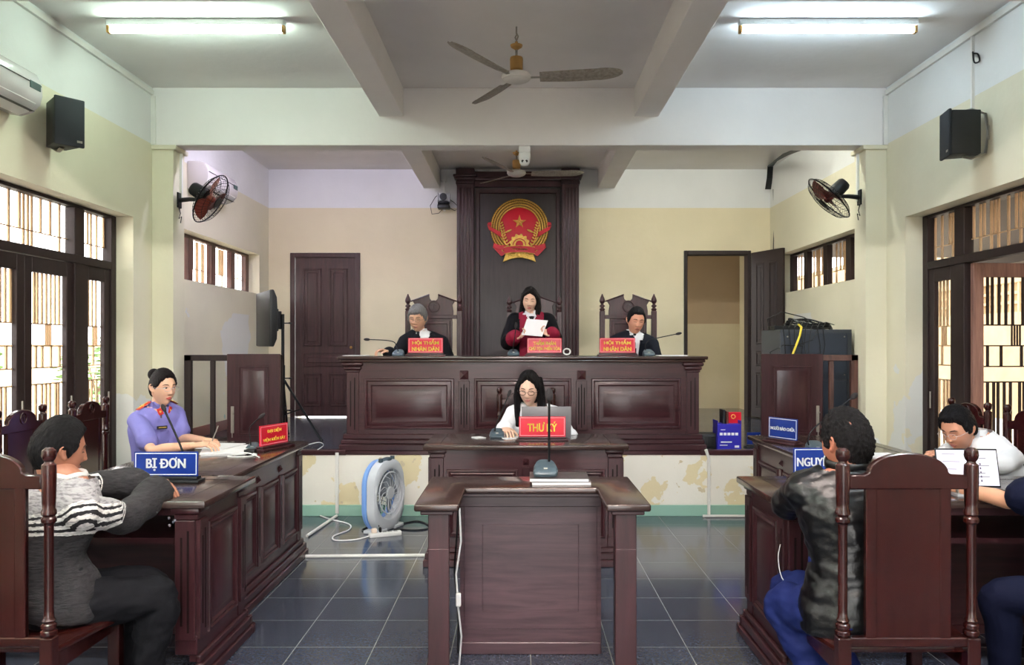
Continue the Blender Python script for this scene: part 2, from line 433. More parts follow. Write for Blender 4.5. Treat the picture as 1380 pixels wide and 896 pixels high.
def joinery(n, s, y0, openleaf=False):
    """a door set: side light, pair of glazed leaves, side light, with a transom row above; s = side"""
    X = s*(3.31+T); y1 = y0+2.5; z1 = 2.63
    def bx(m, a, c, z0, z1, d0=-.04, d1=.04, bev=.004):
        m.box(X+min(d0, d1)+s*.035, X+max(d0, d1)+s*.035, a, c, z0, z1, bev)
    f = MB()
    bx(f, y0, y0+.08, 0, z1); bx(f, y1-.08, y1, 0, z1); bx(f, y0+.08, y1-.08, z1-.025, z1)
    bx(f, y0+.08, y1-.08, TR0, TR1)
    for m_ in (y0+.5, y1-.64): bx(f, m_, m_+.14, 0, TR0); bx(f, m_, m_+.14, TR1, z1-.025)
    root = struct('door_%d' % n, f, M['frame_dark'])
    g = MB(); xb = X + s*.06
    cols = ((y0+.08, y0+.5), (y0+.64, y1-.64), (y1-.5, y1-.08))
    for k, (a, c) in enumerate(cols): bars(g, a, c, TR1, z1-.025, xb, n*10+k)
    struct('window_grille', g, M['bar'], root)
    p = MB()
    for (a, c) in cols: p.box(X-.002+s*.03, X+.002+s*.03, a, c, TR1, z1-.025)
    struct('pane', p, M['glass'], root)
    def leaf(a, c, z0, z1, name='door_leaf'):
        m_ = MB(); st = .085
        L_ = (c-a)
        # built in its own frame: hinge edge at 0, width along +y
        m_.box(-.02, .02, 0, st, z0, z1, .004); m_.box(-.02, .02, L_-st, L_, z0, z1, .004)
        m_.box(-.02, .02, st, L_-st, z1-.11, z1, .004); m_.box(-.02, .02, st, L_-st, z0, z0+.62, .004)
        m_.box(-.028, .028, st+.04, L_-st-.04, z0+.12, z0+.5, .01)
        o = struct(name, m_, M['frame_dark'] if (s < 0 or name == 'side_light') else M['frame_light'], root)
        g2 = MB(); bars_tall(g2, st, L_-st, z0+.62, z1-.11, s*.018, n*7+int(a*10))
        struct('leaf_grille', g2, M['bar'] if not openleaf or name == 'side_light' else M['frame_dark'], o)
        g3 = MB(); g3.box(-.003, .001, st, L_-st, z0+.62, z1-.11); struct('leaf_pane', g3, M['glass'], o)
        hd = MB(); hd.cyl((-s*.03, L_-.04, 1.0), (-s*.03, L_-.04, 1.14), .008, n=8); struct('door_handle', hd, M['steel'], o)
        return o
    for (a, c) in (cols[0], cols[2]):
        o = leaf(a, c, .005, TR0, 'side_light'); o.location = (X+s*.03, a, 0)
    mid = (y0+y1)/2
    if not openleaf:
        o = leaf(y0+.64, mid-.002, .005, TR0-.005); o.location = (X+s*.03, y0+.64, 0)
        o = leaf(mid+.002, y1-.64, .005, TR0-.005); o.location = (X+s*.03, mid+.002, 0)
    else:
        L_ = mid-(y0+.64)
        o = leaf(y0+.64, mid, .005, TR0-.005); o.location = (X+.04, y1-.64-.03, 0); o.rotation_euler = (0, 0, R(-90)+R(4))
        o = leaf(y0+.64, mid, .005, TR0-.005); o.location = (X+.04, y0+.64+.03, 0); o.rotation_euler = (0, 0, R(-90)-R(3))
    return root
k = 1
for s in (-1, 1):
    for (a, c, _, _) in DOORS:
        joinery(k, s, a, openleaf=(s > 0)); k += 1
def high_window(n, s):
    y0, y1, z0, z1 = HIGH[0]; X = s*(3.31+T)+s*.015
    f = MB(); f.box(X-.03, X+.03, y0, y1, z0, z0+.03, .003); f.box(X-.03, X+.03, y0, y1, z1-.03, z1, .003)
    for c in (y0+.04, y0+.68, y0+1.31, y0+1.93, y1-.05): f.box(X-.03, X+.03, c-.06, c+.06, z0+.03, z1-.03, .003)
    root = struct('window_%d' % n, f, M['frame'] if s < 0 else M['frame_dark'])
    g = MB()
    for a, c in ((y0+.1, y0+.62), (y0+.74, y0+1.25), (y0+1.37, y0+1.87), (y0+1.99, y1-.1)): bars(g, a, c, z0+.03, z1-.03, X+s*.04, n*5+int(a*10))
    struct('window_grille', g, M['bar'], root)
    p = MB(); p.box(X-.002+s*.03, X+.002+s*.03, y0+.05, y1-.05, z0+.02, z1-.02); struct('pane', p, M['glass'], root)
high_window(1, -1); high_window(2, 1)

# ---- panelled doors of the back wall
def door_leaf_mb(w, z0, z1, dbl=True):
    m_ = MB(); h = z1-z0; m_.box(0, w, -.02, .02, z0, z1, .003)
    prof = ((0, .0201), (.008, .03), (.022, .03), (.03, .012), (.045, .012), (.062, .026))
    hw = (w-.3)/2
    for x in (.1, .1+hw+.1):
        for a, c in ((.44, .93), (.04+0.02, .27)):
            m_.rings(x, x+hw, z0+h*a, z0+h*c, prof)
            m_.rings(x, x+hw, z0+h*a, z0+h*c, prof, M=Matrix.Translation((w, 0, 0)) @ Matrix.Rotation(PI, 4, 'Z'))
    m_.rings(.1, w-.1, z0+h*.31, z0+h*.40, prof)
    return m_
M['door'] = wood_mat('back_door_wood', lin(44,25,27), lin(74,46,48), .35, .25, 'z')
f = MB(); f.box(D1[0], D1[0]+.06, YB-.03, YB+.14, ZP, 2.745, .004); f.box(D1[1]-.06, D1[1], YB-.03, YB+.14, ZP, 2.745, .004); f.box(D1[0]+.06, D1[1]-.06, YB-.03, YB+.14, 2.685, 2.745, .004)
dr = struct('door_7', f, M['door'])
o = struct('door_leaf', door_leaf_mb(.79, ZP+.012, 2.686), M['door'], dr); o.location = (D1[0]+.065, YB+.01, 0)
h = MB(); h.ball((.74, -.05, 1.5), (.02, .02, .02), 2); h.cyl((.74, -.02, 1.5), (.74, -.05, 1.5), .01); struct('door_knob', h, M['brass'], o)
f = MB(); f.box(D2[0], D2[0]+.045, YB-.03, YB+.14, ZP, 2.775, .004); f.box(D2[1]-.045, D2[1], YB-.03, YB+.14, ZP, 2.775, .004); f.box(D2[0]+.045, D2[1]-.045, YB-.03, YB+.14, 2.72, 2.775, .004)
dr = struct('door_8', f, M['frame_dark'])
o = struct('door_leaf', door_leaf_mb(.62, ZP+.015, 2.74), M['frame_dark'], dr); o.location = (3.06, YB-.05, 0); o.rotation_euler = (0, 0, R(-69))
b = MB(); b.box(2.06, 2.17, YB-.2, YB-.02, ZP, ZP+.002)

# ---- outside: right veranda roof, added left eave, yard walls
b = MB(); b.box(XL-60, XR+60, -40, 60, -.3, -.121); struct('ground', b, mat('pale_concrete_yard', lin(190,184,172), .8, var=.1))
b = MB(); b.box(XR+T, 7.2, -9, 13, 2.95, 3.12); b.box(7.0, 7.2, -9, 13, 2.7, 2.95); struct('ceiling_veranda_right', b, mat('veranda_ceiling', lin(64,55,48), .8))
b = MB(); b.box(-4.5, XL-T, -9, 13, 3.3, 3.42); struct('ceiling_added_eave_left', b, mat('added_eave_left', lin(176,160,140), .8))  # unseen eave, added to keep sun out of the left doors
b = MB()
b.box(10.0, 10.2, -10, 34, 0, 2.2); b.box(10.0, 10.2, -10, 34, 2.8, 4.0)
for kk in range(66):
    y = 8+kk*.26; b.box(10.02, 10.18, y, y+.07, 2.2, 2.8)
for kk in (2.4, 2.6): b.box(10.04, 10.16, 8, 25, kk-.03, kk+.03)
b.box(10.0, 10.2, -10, 8, 2.2, 2.8); b.box(10.0, 10.2, 25.1, 34, 2.2, 2.8)
struct('wall_yard_right', b, mat('yard_wall_paint', lin(160,136,102), .8, var=.12, vscale=3))

b = MB(); b.box(-13.2, -13, -10, 34, 0, 1.5); b.box(-13.3, -12.9, -10, 34, 1.5, 1.58); struct('wall_yard_left', b, mat('yard_wall_left_paint', lin(228,212,184), .8, var=.15, vscale=3))
rnd = random.Random(11)
for i, (x, y, r_) in enumerate(((-9.5, 11.5, .8), (-10.5, 14.5, 1.0), (-8.6, 9.3, .6), (-9.2, 17.5, .9))):
    t = thing('shrub', ('leafy shrub outside the left door, second from the nearest', 'larger leafy shrub outside the left door, third from the nearest', 'smallest leafy shrub outside the left glazed door', 'leafy shrub outside the left door, farthest from the room')[i], 'shrub', (x, y, -.12))
    m = MB()
    for k in range(260):
        d = Vector((rnd.gauss(0, 1), rnd.gauss(0, 1), rnd.gauss(0, 1))).normalized()*r_*rnd.uniform(.5, 1)
        m.ball((d.x, d.y, r_*1.15+d.z*.9), (.09, .05, .015), 1, M=Matrix.Rotation(rnd.uniform(0, 6), 4, 'Z') @ Matrix.Rotation(rnd.uniform(-1, 1), 4, 'X'))
    obj('foliage', m, M['greenf'], t)
    m = MB()
    for k in range(5): m.tube([(0, 0, 0), (rnd.uniform(-.15, .15), rnd.uniform(-.15, .15), r_*.6), (rnd.uniform(-.4, .4)*r_, rnd.uniform(-.4, .4)*r_, r_*1.3)], [.03, .02, .01], 6)
    obj('stem', m, mat('bark', lin(110,86,64), .8), t)
# ------------------------------------------------------------------ joinery helpers
PANEL = ((0, 0), (.004, .014), (.016, .016), (.024, .006), (.034, .012), (.046, .003), (.062, .003), (.085, .012))
def pilaster(w, z0, z1, d=.018, flutes=3):
    """fluted strip on a face that looks to -y, from x=0"""
    m = MB(); m.box(0, w, -d, .004, z0, z1, .003)
    a, c = z0+(z1-z0)*.12, z1-(z1-z0)*.14
    m.mi = 1
    for k in range(flutes):
        x = w*(k+1)/(flutes+1); e = .03 if k % 2 else 0
        m.box(x-.005, x+.005, -d-.0012, -d+.001, a-e, c+e)
    m.mi = 0
    return m
def wedge(m, x, z, r, y):
    """pyramid block on a -y face"""
    tb = bmesh.new(); q = [tb.verts.new(p) for p in ((x-r, y, z-r), (x+r, y, z-r), (x+r, y, z+r), (x-r, y, z+r))]; t = tb.verts.new((x, y-.022, z))
    for i in range(4): tb.faces.new((q[i], q[(i+1) % 4], t))
    m._add(tb)
def desk(name, label, W, D, H, panels, loc, rz, ends=(True, True), open_back=True, flutes=2):
    """court desk: panelled front looks to local -y, user side +y. origin at floor, middle of the front face"""
    t = thing(name, label, 'desk', loc, rz)
    ov = .05; x0, x1 = -W/2, W/2
    mt = M['top']
    m = MB(); m.box(x0-ov, x1+ov, -ov, D+ov*.6, H-.034, H, .007, 2)
    obj('desk_top', m, mt, t)
    m = MB(); e = .0006
    for (a, b_, c, d_) in ((x0+.06, x1-.06, .05, .053), (x0+.06, x1-.06, D-.06, D-.057), (x0+.06, x0+.063, .053, D-.06), (x1-.063, x1-.06, .053, D-.06)):
        m.box(a, b_, c, d_, H-.002, H+e)
    obj('top_inlay', m, M['frame_dark'], t)
    # carcass: front board, ends, frieze
    m = MB(); m.box(x0, x1, 0, .03, .1, H-.034)
    m.box(x0, x0+.03, .03, D, .1, H-.034); m.box(x1-.03, x1, .03, D, .1, H-.034)
    m.box(x0+.03, x1-.03, .03, D-.1, H-.22, H-.195)            # shelf under the top
    m.box(x0+.03, x1-.03, D-.03, D-.01, H-.07, H-.034)
    obj('carcass', m, M['woodx'], t)
    m = MB()
    for (a, b_) in ((0, .05), (.05, .095), (.095, .13)):
        k = {0: .05, .05: .038, .095: .022}[a]
        m.box(x0-k, x1+k, -k, .0, a, b_, .006)
        m.box(x0-k, x0, 0, D+(k if ends[0] else 0)*.4, a, b_, .006); m.box(x1, x1+k, 0, D+k*.4, a, b_, .006)
    obj('base_moulding', m, M['woodx'], t)
    # corner blocks and cornice
    for x in (x0, x1-.09):
        for y in (0, D-.09):
            m = MB(); m.box(x-.02, x+.11, y-.02, y+.11, H-.062, H-.034, .009, 2); m.box(x-.008, x+.098, y-.008, y+.098, H-.09, H-.062, .005)
            obj('corner_capital', m, M['wood'], t)
            m = MB(); m.box(x-.006, x+.096, y-.006, y+.096, .13, .22, .005); obj('corner_foot', m, M['wood'], t)
    for x in (x0, x1-.09):
        q = pilaster(.09, .2, H-.09, flutes=flutes); o = obj('pilaster', q, M['wood'], t); o.location = (x, 0, 0)
        q = pilaster(.09, .2, H-.09, flutes=flutes); o = obj('pilaster', q, M['wood'], t); o.location = (x+.09, D, 0); o.rotation_euler = (0, 0, PI)
    for s, on in ((-1, ends[0]), (1, ends[1])):
        if not on: continue
        X = x0 if s < 0 else x1
        for y in (0, D-.09):
            q = pilaster(.09, .2, H-.09, flutes=flutes); o = obj('pilaster', q, M['wood'], t)
            if s < 0: o.location = (X, y+.09, 0); o.rotation_euler = (0, 0, -PI/2)
            else: o.location = (X, y, 0); o.rotation_euler = (0, 0, PI/2)
        q = MB(); q.rings(.12, D-.12, .19, H-.12, PANEL)
        o = obj('end_panel', q, M['wood'], t)
        if s < 0: o.location = (X, D, 0); o.rotation_euler = (0, 0, -PI/2)
        else: o.location = (X, 0, 0); o.rotation_euler = (0, 0, PI/2)
    n = panels; span = W-.18; w = (span-.07*(n-1))/n
    for k in range(n):
        a = x0+.09+k*(w+.07)
        q = MB(); q.rings(a+.02, a+w-.02, .19, H-.17, PANEL); obj('front_panel', q, M['wood'], t)
        if k < n-1:
            q = pilaster(.05, .19, H-.16, .012, 1); o = obj('pilaster', q, M['wood'], t); o.location = (a+w+.01, 0, 0)
            q = MB(); wedge(q, a+w+.035, H-.12, .022, 0); obj('pyramid_block', q, M['wood'], t)
    return t

# ---- judges' bench on the platform
bx0, bx1 = -1.56, 1.62; BY = 7.24
t = thing('judges_bench', 'long carved dark mahogany bench on the raised platform where the three judges sit', 'bench', ((bx0+bx1)/2, BY, ZP))
W = bx1-bx0; h = .85
m = MB(); m.box(-W/2-.07, W/2+.07, -.07, .58, h-.03, h, .008, 2); m.box(-W/2-.05, W/2+.05, -.05, .56, h-.055, h-.03, .008, 2); obj('bench_top', m, M['top'], t)
m = MB(); m.box(-W/2, W/2, 0, .04, .1, h-.055); m.box(-W/2, -W/2+.04, .04, .55, .1, h-.055); m.box(W/2-.04, W/2, .04, .55, .1, h-.055); m.box(-W/2+.04, W/2-.04, .04, .45, .55, .575); obj('carcass', m, M['woodx'], t)
m = MB()
for a, b_, k in ((.0, .06, .06), (.06, .1, .045), (.1, .15, .03)): m.box(-W/2-k, W/2+k, -k, 0, a, b_, .008); m.box(-W/2-k, -W/2, 0, .55, a, b_, .008); m.box(W/2, W/2+k, 0, .55, a, b_, .008)
obj('base_moulding', m, M['woodx'], t)
for x in (-W/2, W/2-.11):
    m = MB(); m.box(x-.04, x+.15, -.045, .15, h-.09, h-.055, .016, 3); m.box(x-.025, x+.135, -.03, .15, h-.125, h-.092, .014, 3); m.box(x-.01, x+.12, -.015, .13, h-.145, h-.125, .004)
    obj('corner_capital', m, M['wood'], t)
for x in (-W/2, W/2-.11):
    q = pilaster(.11, .15, h-.145, .012, 2); o = obj('corner_pilaster', q, M['wood'], t); o.location = (x, 0, 0)
PB = ((0, 0), (.006, .016), (.02, .018), (.03, .006), (.045, .012), (.06, .012), (.07, .002), (.1, .002), (.12, .012))
for a, b_ in ((-W/2+.16, -.62), (-.44, .44), (.62, W/2-.16)):
    q = MB(); q.rings(a, b_, .19, h-.2, PB); obj('front_panel', q, M['woodx'], t)
for x in (-.53, .53):
    q = pilaster(.1, .18, h-.22, .016, 3); o = obj('divider', q, M['wood'], t); o.location = (x-.05, 0, 0)
    q = MB(); wedge(q, x, h-.17, .04, -.002); obj('pyramid_block', q, M['wood'], t)

# ---- secretary desk, parties' desks
desk('court_desk', 'dark mahogany desk of the court secretary in the middle, behind the witness stand', 1.32, .66, .84, 2, (.045, 5.56, 0), 0)
desk('court_desk', 'left near dark desk carrying the BỊ ĐƠN sign, beside the man in the knitted sweater', 1.58, .62, .83, 2, (-2.25, 4.24, 0), PI, (True, True))
desk('court_desk', 'left far dark panelled desk where the woman in lavender uniform writes', 1.44, .72, .83, 3, (-1.59, 5.09, 0), PI/2)
desk('court_desk', 'right near dark desk carrying the blue NGUYÊN sign and the open laptop', 1.82, .62, .83, 2, (2.12, 4.24, 0), PI, (True, True))
desk('court_desk', 'right far dark panelled desk with small slanted blue sign in front of the white-shirted man', 1.8, .72, .83, 3, (1.82, 5.28, 0), -PI/2)

# ---- witness stand
t = thing('witness_stand', 'dark wooden witness stand with U-shaped top in the centre foreground', 'lectern', (.055, 3.7, 0))
zt = .86
U = [(-.5, .39), (-.5, -.33), (-.31, -.33), (-.31, .07), (.31, .07), (.31, -.33), (.5, -.33), (.5, .39)]
m = MB(); m.prism(U, zt-.032, zt, 'xy', .009, 3); obj('stand_top', m, M['top'], t)
m = MB(); Ui = [(x*.965, y if y > .1 else y+.0) for x, y in U]
m.prism([(-.475, .37), (-.475, -.31), (-.335, -.31), (-.335, .095), (.335, .095), (.335, -.31), (.475, -.31), (.475, .37)], zt-.05, zt-.032, 'xy', .004)
obj('top_moulding', m, M['woodx'], t)
m = MB(); m.box(-.35, .35, .28, .31, .02, zt-.05)
m.rings(-.33, .33, .12, zt-.13, ((0, 0), (.002, .004), (.09, .004), (.093, -.001), (.1, -.001)), y=.28)
m.box(-.35, .35, .262, .28, .0, .06, .004); m.box(-.35, .35, .27, .28, zt-.13, zt-.05, .002)
obj('back_panel', m, wood_mat('plum_mahogany', lin(62,40,46), lin(92,66,72), .38, .15, 'x'), t)
for s in (-1, 1):
    m = MB(); xs = sorted((s*.445, s*.355)); m.box(xs[0], xs[1], -.28, -.25, 0, zt-.05, .003); m.box(xs[0], xs[1], -.283, -.279, 0, zt-.2, .002)
    xs = sorted((s*.445, s*.415)); m.box(xs[0], xs[1], -.25, .31, .0, zt-.05, .003)
    xs = sorted((s*.47, s*.445)); m.box(xs[0], xs[1], -.27, .31, 0, .12, .006)
    obj('side_panel', m, M['wood'], t)

# ---- emblem wall panel
t = thing('emblem_panel', 'tall dark fluted wooden panel behind the presiding judge carrying the round crest', 'wall panel', (-.02, YB, ZP))
m = MB(); m.box(-.72, .72, -.12, 0, 0, 3.12); m.box(-.74, .74, -.14, 0, 0, .2, .01)
obj('back_board', m, wood_mat('dark_panel_board', lin(38,28,30), lin(54,42,44), .4, .1, 'z'), t)
for s in (-1, 1):
    m = MB(); xs = sorted((s*.79, s*.57)); m.box(xs[0], xs[1], -.22, 0, 0, 3.12, .004)
    for k in range(4):
        x = s*.615+s*k*.044; m.cyl((x, -.22, .25), (x, -.22, 2.98), .012, n=8)
    m.box(xs[0]-.01, xs[1]+.01, -.24, 0, 0, .22, .008); m.box(xs[0]-.012, xs[1]+.012, -.24, 0, 3.03, 3.07, .006)
    obj('fluted_pilaster', m, M['wood'], t)
    m = MB(); m.box(xs[0]-.02, xs[1]+.02, -.26, 0, 3.09, 3.12, .01, 2); m.box(xs[0]-.045, xs[1]+.045, -.29, 0, 3.12, 3.15, .012, 2); m.box(xs[0]-.01, xs[1]+.01, -.26, 0, 3.15, 3.23, .004); obj('capital', m, M['wood'], t)
m = MB(); m.box(-.57, .57, -.2, 0, 3.0, 3.08, .006); m.box(-.57, .57, -.23, 0, 3.08, 3.13, .012, 2); m.box(-.57, .57, -.2, 0, 3.13, 3.2, .004); obj('cornice', m, M['woodx'], t)
m = MB(); m.rings(-.55, .55, .75, 2.98, ((0, 0), (.004, .02), (.045, .02), (.055, .0)), y=-.12, fill=False); obj('inner_frame', m, M['wood'], t)
m = MB(); m.box(-.55, .55, -.15, -.12, .05, .74, .004); m.rings(-.5, .5, .12, .68, PANEL, y=-.15); obj('lower_panel', m, M['wood'], t)

# ---- crest
t = thing('state_crest', 'round gold and red crest with star, cogwheel and rice wreath on the tall panel', 'crest', P(700, 309, 10.42))
sc = 1/103.6                                     # size of one source pixel out there
m = MB(); m.ball((0, -.01, .0), (.33, .028, .345), 4); m.ball((0, -.012, 0), (.3, .035, .3), 3); obj('red_disc', m, M['red'], t)
# wreath of rice ears: two rows of grains round a ring
m = MB()
for side in (-1, 1):
    for row, rr in enumerate((.268, .3, .332, .362)):
        for k in range(34):
            a = R(88) - k*R(5.0)
            a2 = a if side > 0 else PI-a
            if a < R(-82): continue
            x, z = rr*math.cos(a2)*1.0, rr*math.sin(a2)*1.02+.01
            tang = Vector((-math.sin(a2), 0, math.cos(a2)))*(1 if side > 0 else -1)
            Mx = Matrix.Rotation(-math.atan2(tang.z, tang.x)+R(18)*(1 if row % 2 else -1), 4, 'Y')
            m.ball((x, -.044, z), (.025, .018, .009), 1, M=Mx)
ring = [Vector((.316*math.cos(2*PI*i/64), -.02, .322*math.sin(2*PI*i/64)+.01)) for i in range(64)]
m2_ = MB(); m2_.tube(ring, .066, 8, closed=True, flat=(1, .3), up=(0, -1, 0))
obj('wreath_ring', m2_, mat('old_gold', lin(120,86,34), .45, .4), t); obj('rice_wreath', m, M['gold'], t)
def star(m, c, ro, ri, y0, y1):
    tb = bmesh.new(); o = [tb.verts.new((c[0]+(ro if i % 2 == 0 else ri)*math.sin(PI*i/5), y0, c[1]+(ro if i % 2 == 0 else ri)*math.cos(PI*i/5))) for i in range(10)]
    f_ = tb.verts.new((c[0], y1, c[1]))
    for i in range(10): tb.faces.new((o[i], o[(i+1) % 10], f_))
    bmesh.ops.recalc_face_normals(tb, faces=list(tb.faces)); m._add(tb)
m = MB(); star(m, (0, .085), .1, .042, -.04, -.075); obj('star', m, M['gold'], t)
m = MB(); gear = []
for i in range(48):
    a = 2*PI*i/48; r_ = .135 if (i//2) % 2 else .115; gear.append((r_*math.cos(a), -.2+r_*math.sin(a)))
gear = [g for g in gear if g[1] > -.24]
m.prism(gear, -.075, -.045, 'xz', .003); obj('cogwheel', m, M['gold'], t)
m = MB(); pts = [Vector((.082*math.cos(a), -.078, -.215+.082*math.sin(a))) for a in [PI*i/16 for i in range(17)]]; m.tube(pts, .006, 6)
m.ball((0, -.075, -.205), (.05, .012, .05), 3); obj('cog_hub', m, M['red'], t)
for s in (-1, 1):
    m = MB(); pts = [Vector((s*x, -.06, z)) for x, z in ((.24, .07), (.215, -.02), (.2, -.1), (.16, -.2))]
    for i in range(9):
        q = i/8; j = min(int(q*3), 2); f_ = q*3-j; p = pts[j].lerp(pts[j+1], f_)
        m.ball(p+Vector((s*-.012, 0, .006)), (.022, .012, .012), 1, M=Matrix.Rotation(R(50*s), 4, 'Y')); m.ball(p+Vector((s*.018, 0, 0)), (.022, .012, .012), 1, M=Matrix.Rotation(R(-50*s), 4, 'Y'))
    m.ball((s*.14, -.055, -.03), (.05, .012, .014), 2, M=Matrix.Rotation(R(25*s), 4, 'Y'))
    obj('rice_ear', m, M['gold'], t)
def band(m, pts, w, y, th=.012):
    a = [(p[0], p[1]+w/2) for p in pts]; c = [(p[0], p[1]-w/2) for p in pts]
    m.prism(a+list(reversed(c)), y-th, y+th, 'xz', .003)
m = MB()
band(m, [(-.2, -.285), (-.1, -.27), (0, -.265), (.1, -.27), (.2, -.285)], .085, -.075)
for s in (-1, 1):
    band(m, [(s*.17, -.24), (s*.25, -.245), (s*.335, -.215)], .06, -.05); m.prism([(s*.17, -.225), (s*.335, -.205), (s*.345, -.24), (s*.235, -.355), (s*.16, -.32)], -.055, -.035, 'xz')
    m.prism([(s*.235, -.115), (s*.395, -.015), (s*.415, .045), (s*.24, -.05)], -.085, -.05, 'xz', .003); m.prism([(s*.36, .03), (s*.415, .055), (s*.405, .08), (s*.365, .085)], -.06, -.03, 'xz')
obj('ribbon', m, M['red'], t)
m = MB()
for dz in (.042, -.042): m.tube([(-.2, -.09, -.285+dz), (-.1, -.09, -.27+dz), (0, -.09, -.265+dz), (.1, -.09, -.27+dz), (.2, -.09, -.285+dz)], .004, 5)
obj('ribbon_edge', m, M['gold'], t)
text('ribbon_lettering', 'VIỆT NAM', .2, .034, M['gold'], t, (0, -.089, -.268), bold=.02)
m = MB()
for s in (-1, 1): m.prism([(0, -.3), (s*.17, -.3), (s*.215, -.43), (s*.13, -.395), (s*.04, -.375), (0, -.372)], -.05, -.015, 'xz', .004); obj('wreath_tail', m, M['gold'], t); m = MB()
for k in range(9): m.cyl(((k-4)*.022, -.05, -.305), ((k-4)*.04, -.05, -.37), .007, n=6)
m.ball((0, -.052, -.335), (.03, .01, .035), 2)
obj('stalk_knot', m, M['gold'], t)

# ------------------------------------------------------------------ chairs
def turned_post(m, x, y, z0, zt):
    """turned chair post with ball finial above a square leg"""
    k = (zt-z0)/.69
    pr = [(.02, 0), (.028, .01), (.028, .022), (.02, .028), (.026, .034), (.026, .046), (.019, .052), (.024, .06), (.018, .07), (.0165, .1), (.0165, .40), (.018, .412), (.026, .42), (.0265, .432), (.02, .44), (.0265, .448), (.026, .46), (.0215, .47), (.0235, .49), (.0255, .6), (.0245, .628), (.017, .634), (.015, .64), (.021, .648), (.0255, .662), (.0235, .68), (.012, .69)]
    m.lathe([(r, z0+z*k) for r, z in pr], (x, y, 0), n=18)
def court_chair(label, loc, rz, group=None):
    t = thing('court_chair', label, 'chair', loc, rz, group)
    wood = M['red_wood']; zs = .44
    for s in (-1, 1):
        m = MB(); m.box(s*.235-.024, s*.235+.024, -.264, -.216, 0, .465, .004); turned_post(m, s*.235, -.24, .465, 1.155); obj('back_post', m, wood, t)
        m = MB(); m.box(s*.25-.024, s*.25+.024, .19, .238, 0, .395, .004); obj('leg', m, wood, t)
    A = [(-.215, .0), (-.215, .055), (-.145, .06)]
    arc = [(.145*math.cos(PI-PI*i/20)*1.0, .06+.06*math.sin(PI*i/20)+.012*math.sin(PI*i/20)) for i in range(0, 21)]
    m = MB(); m.prism([(x, z+1.005) for x, z in [(-.215, 0), (-.215, .05), (-.16, .053)] + arc + [(.16, .053), (.215, .05), (.215, 0)]], -.256, -.226, 'xz', .004)
    o = obj('crest_rail', m, wood, t)
    m = MB(); ci = [Vector((.032*math.cos(2*PI*i/20), -.224, 1.085+.032*math.sin(2*PI*i/20))) for i in range(20)]; m.tube(ci, .004, 6, closed=True)
    m.tube([(x, -.224, 1.085+z) for x, z in ((-.02, .012), (0, .018), (.02, .012), (0, .014), (0, -.02))], .003, 5); obj('carved_medallion', m, wood, o)
    m = MB(); m.box(-.155, .155, -.25, -.232, .46, 1.01, .003); m.box(-.155, -.115, -.254, -.228, .46, 1.01, .003); m.box(.115, .155, -.254, -.228, .46, 1.01, .003); obj('back_splat', m, M['red_wood'], t)
    m = MB(); m.box(-.215, .215, -.256, -.226, .43, .465, .004); obj('back_rail', m, M['red_woodx'], t)
    m = MB(); m.prism([(-.26, -.225), (-.34, .25), (.34, .25), (.26, -.225)], .40, .425, 'xy', .006, 2); obj('seat', m, M['red_woodx'], t)
    m = MB(); m.box(-.24, .24, .2, .225, .33, .4, .003)
    for s in (-1, 1): m.box(s*.245-.012, s*.245+.012, -.21, .2, .33, .4, .003)
    m.box(-.24, .24, -.25, -.23, .16, .2, .003)
    obj('seat_apron', m, wood, t)
    return t
c0 = court_chair('large red-brown chair in the right foreground, seen from behind, with a leather jacket before it', (1.417, 3.17, 0), 0)
dup(c0, (-1.955, 3.17, 0), 0, 'dark chair cut off by the left edge, holding the man in the knitted sweater')
dup(c0, (2.62, 3.12, 0), R(6), 'chair at the right edge under the person in navy trousers')
dup(c0, (-2.78, 5.64, 0), R(-88), 'chair behind the woman in lavender uniform, by the left glazed door')
dup(c0, (-2.79, 4.88, 0), R(-88), 'empty chair against the left glazed door, behind the sweater man\'s head')
dup(c0, (2.83, 5.48, 0), R(88), 'empty chair by the right door, beyond the head of the white-shirted man')
dup(c0, (2.85, 4.84, 0), R(90), 'chair by the right door on which the white-shirted man sits')
dup(c0, (.06, 6.82, 0), PI, 'chair of the court secretary, its posts showing on both sides of her long hair')
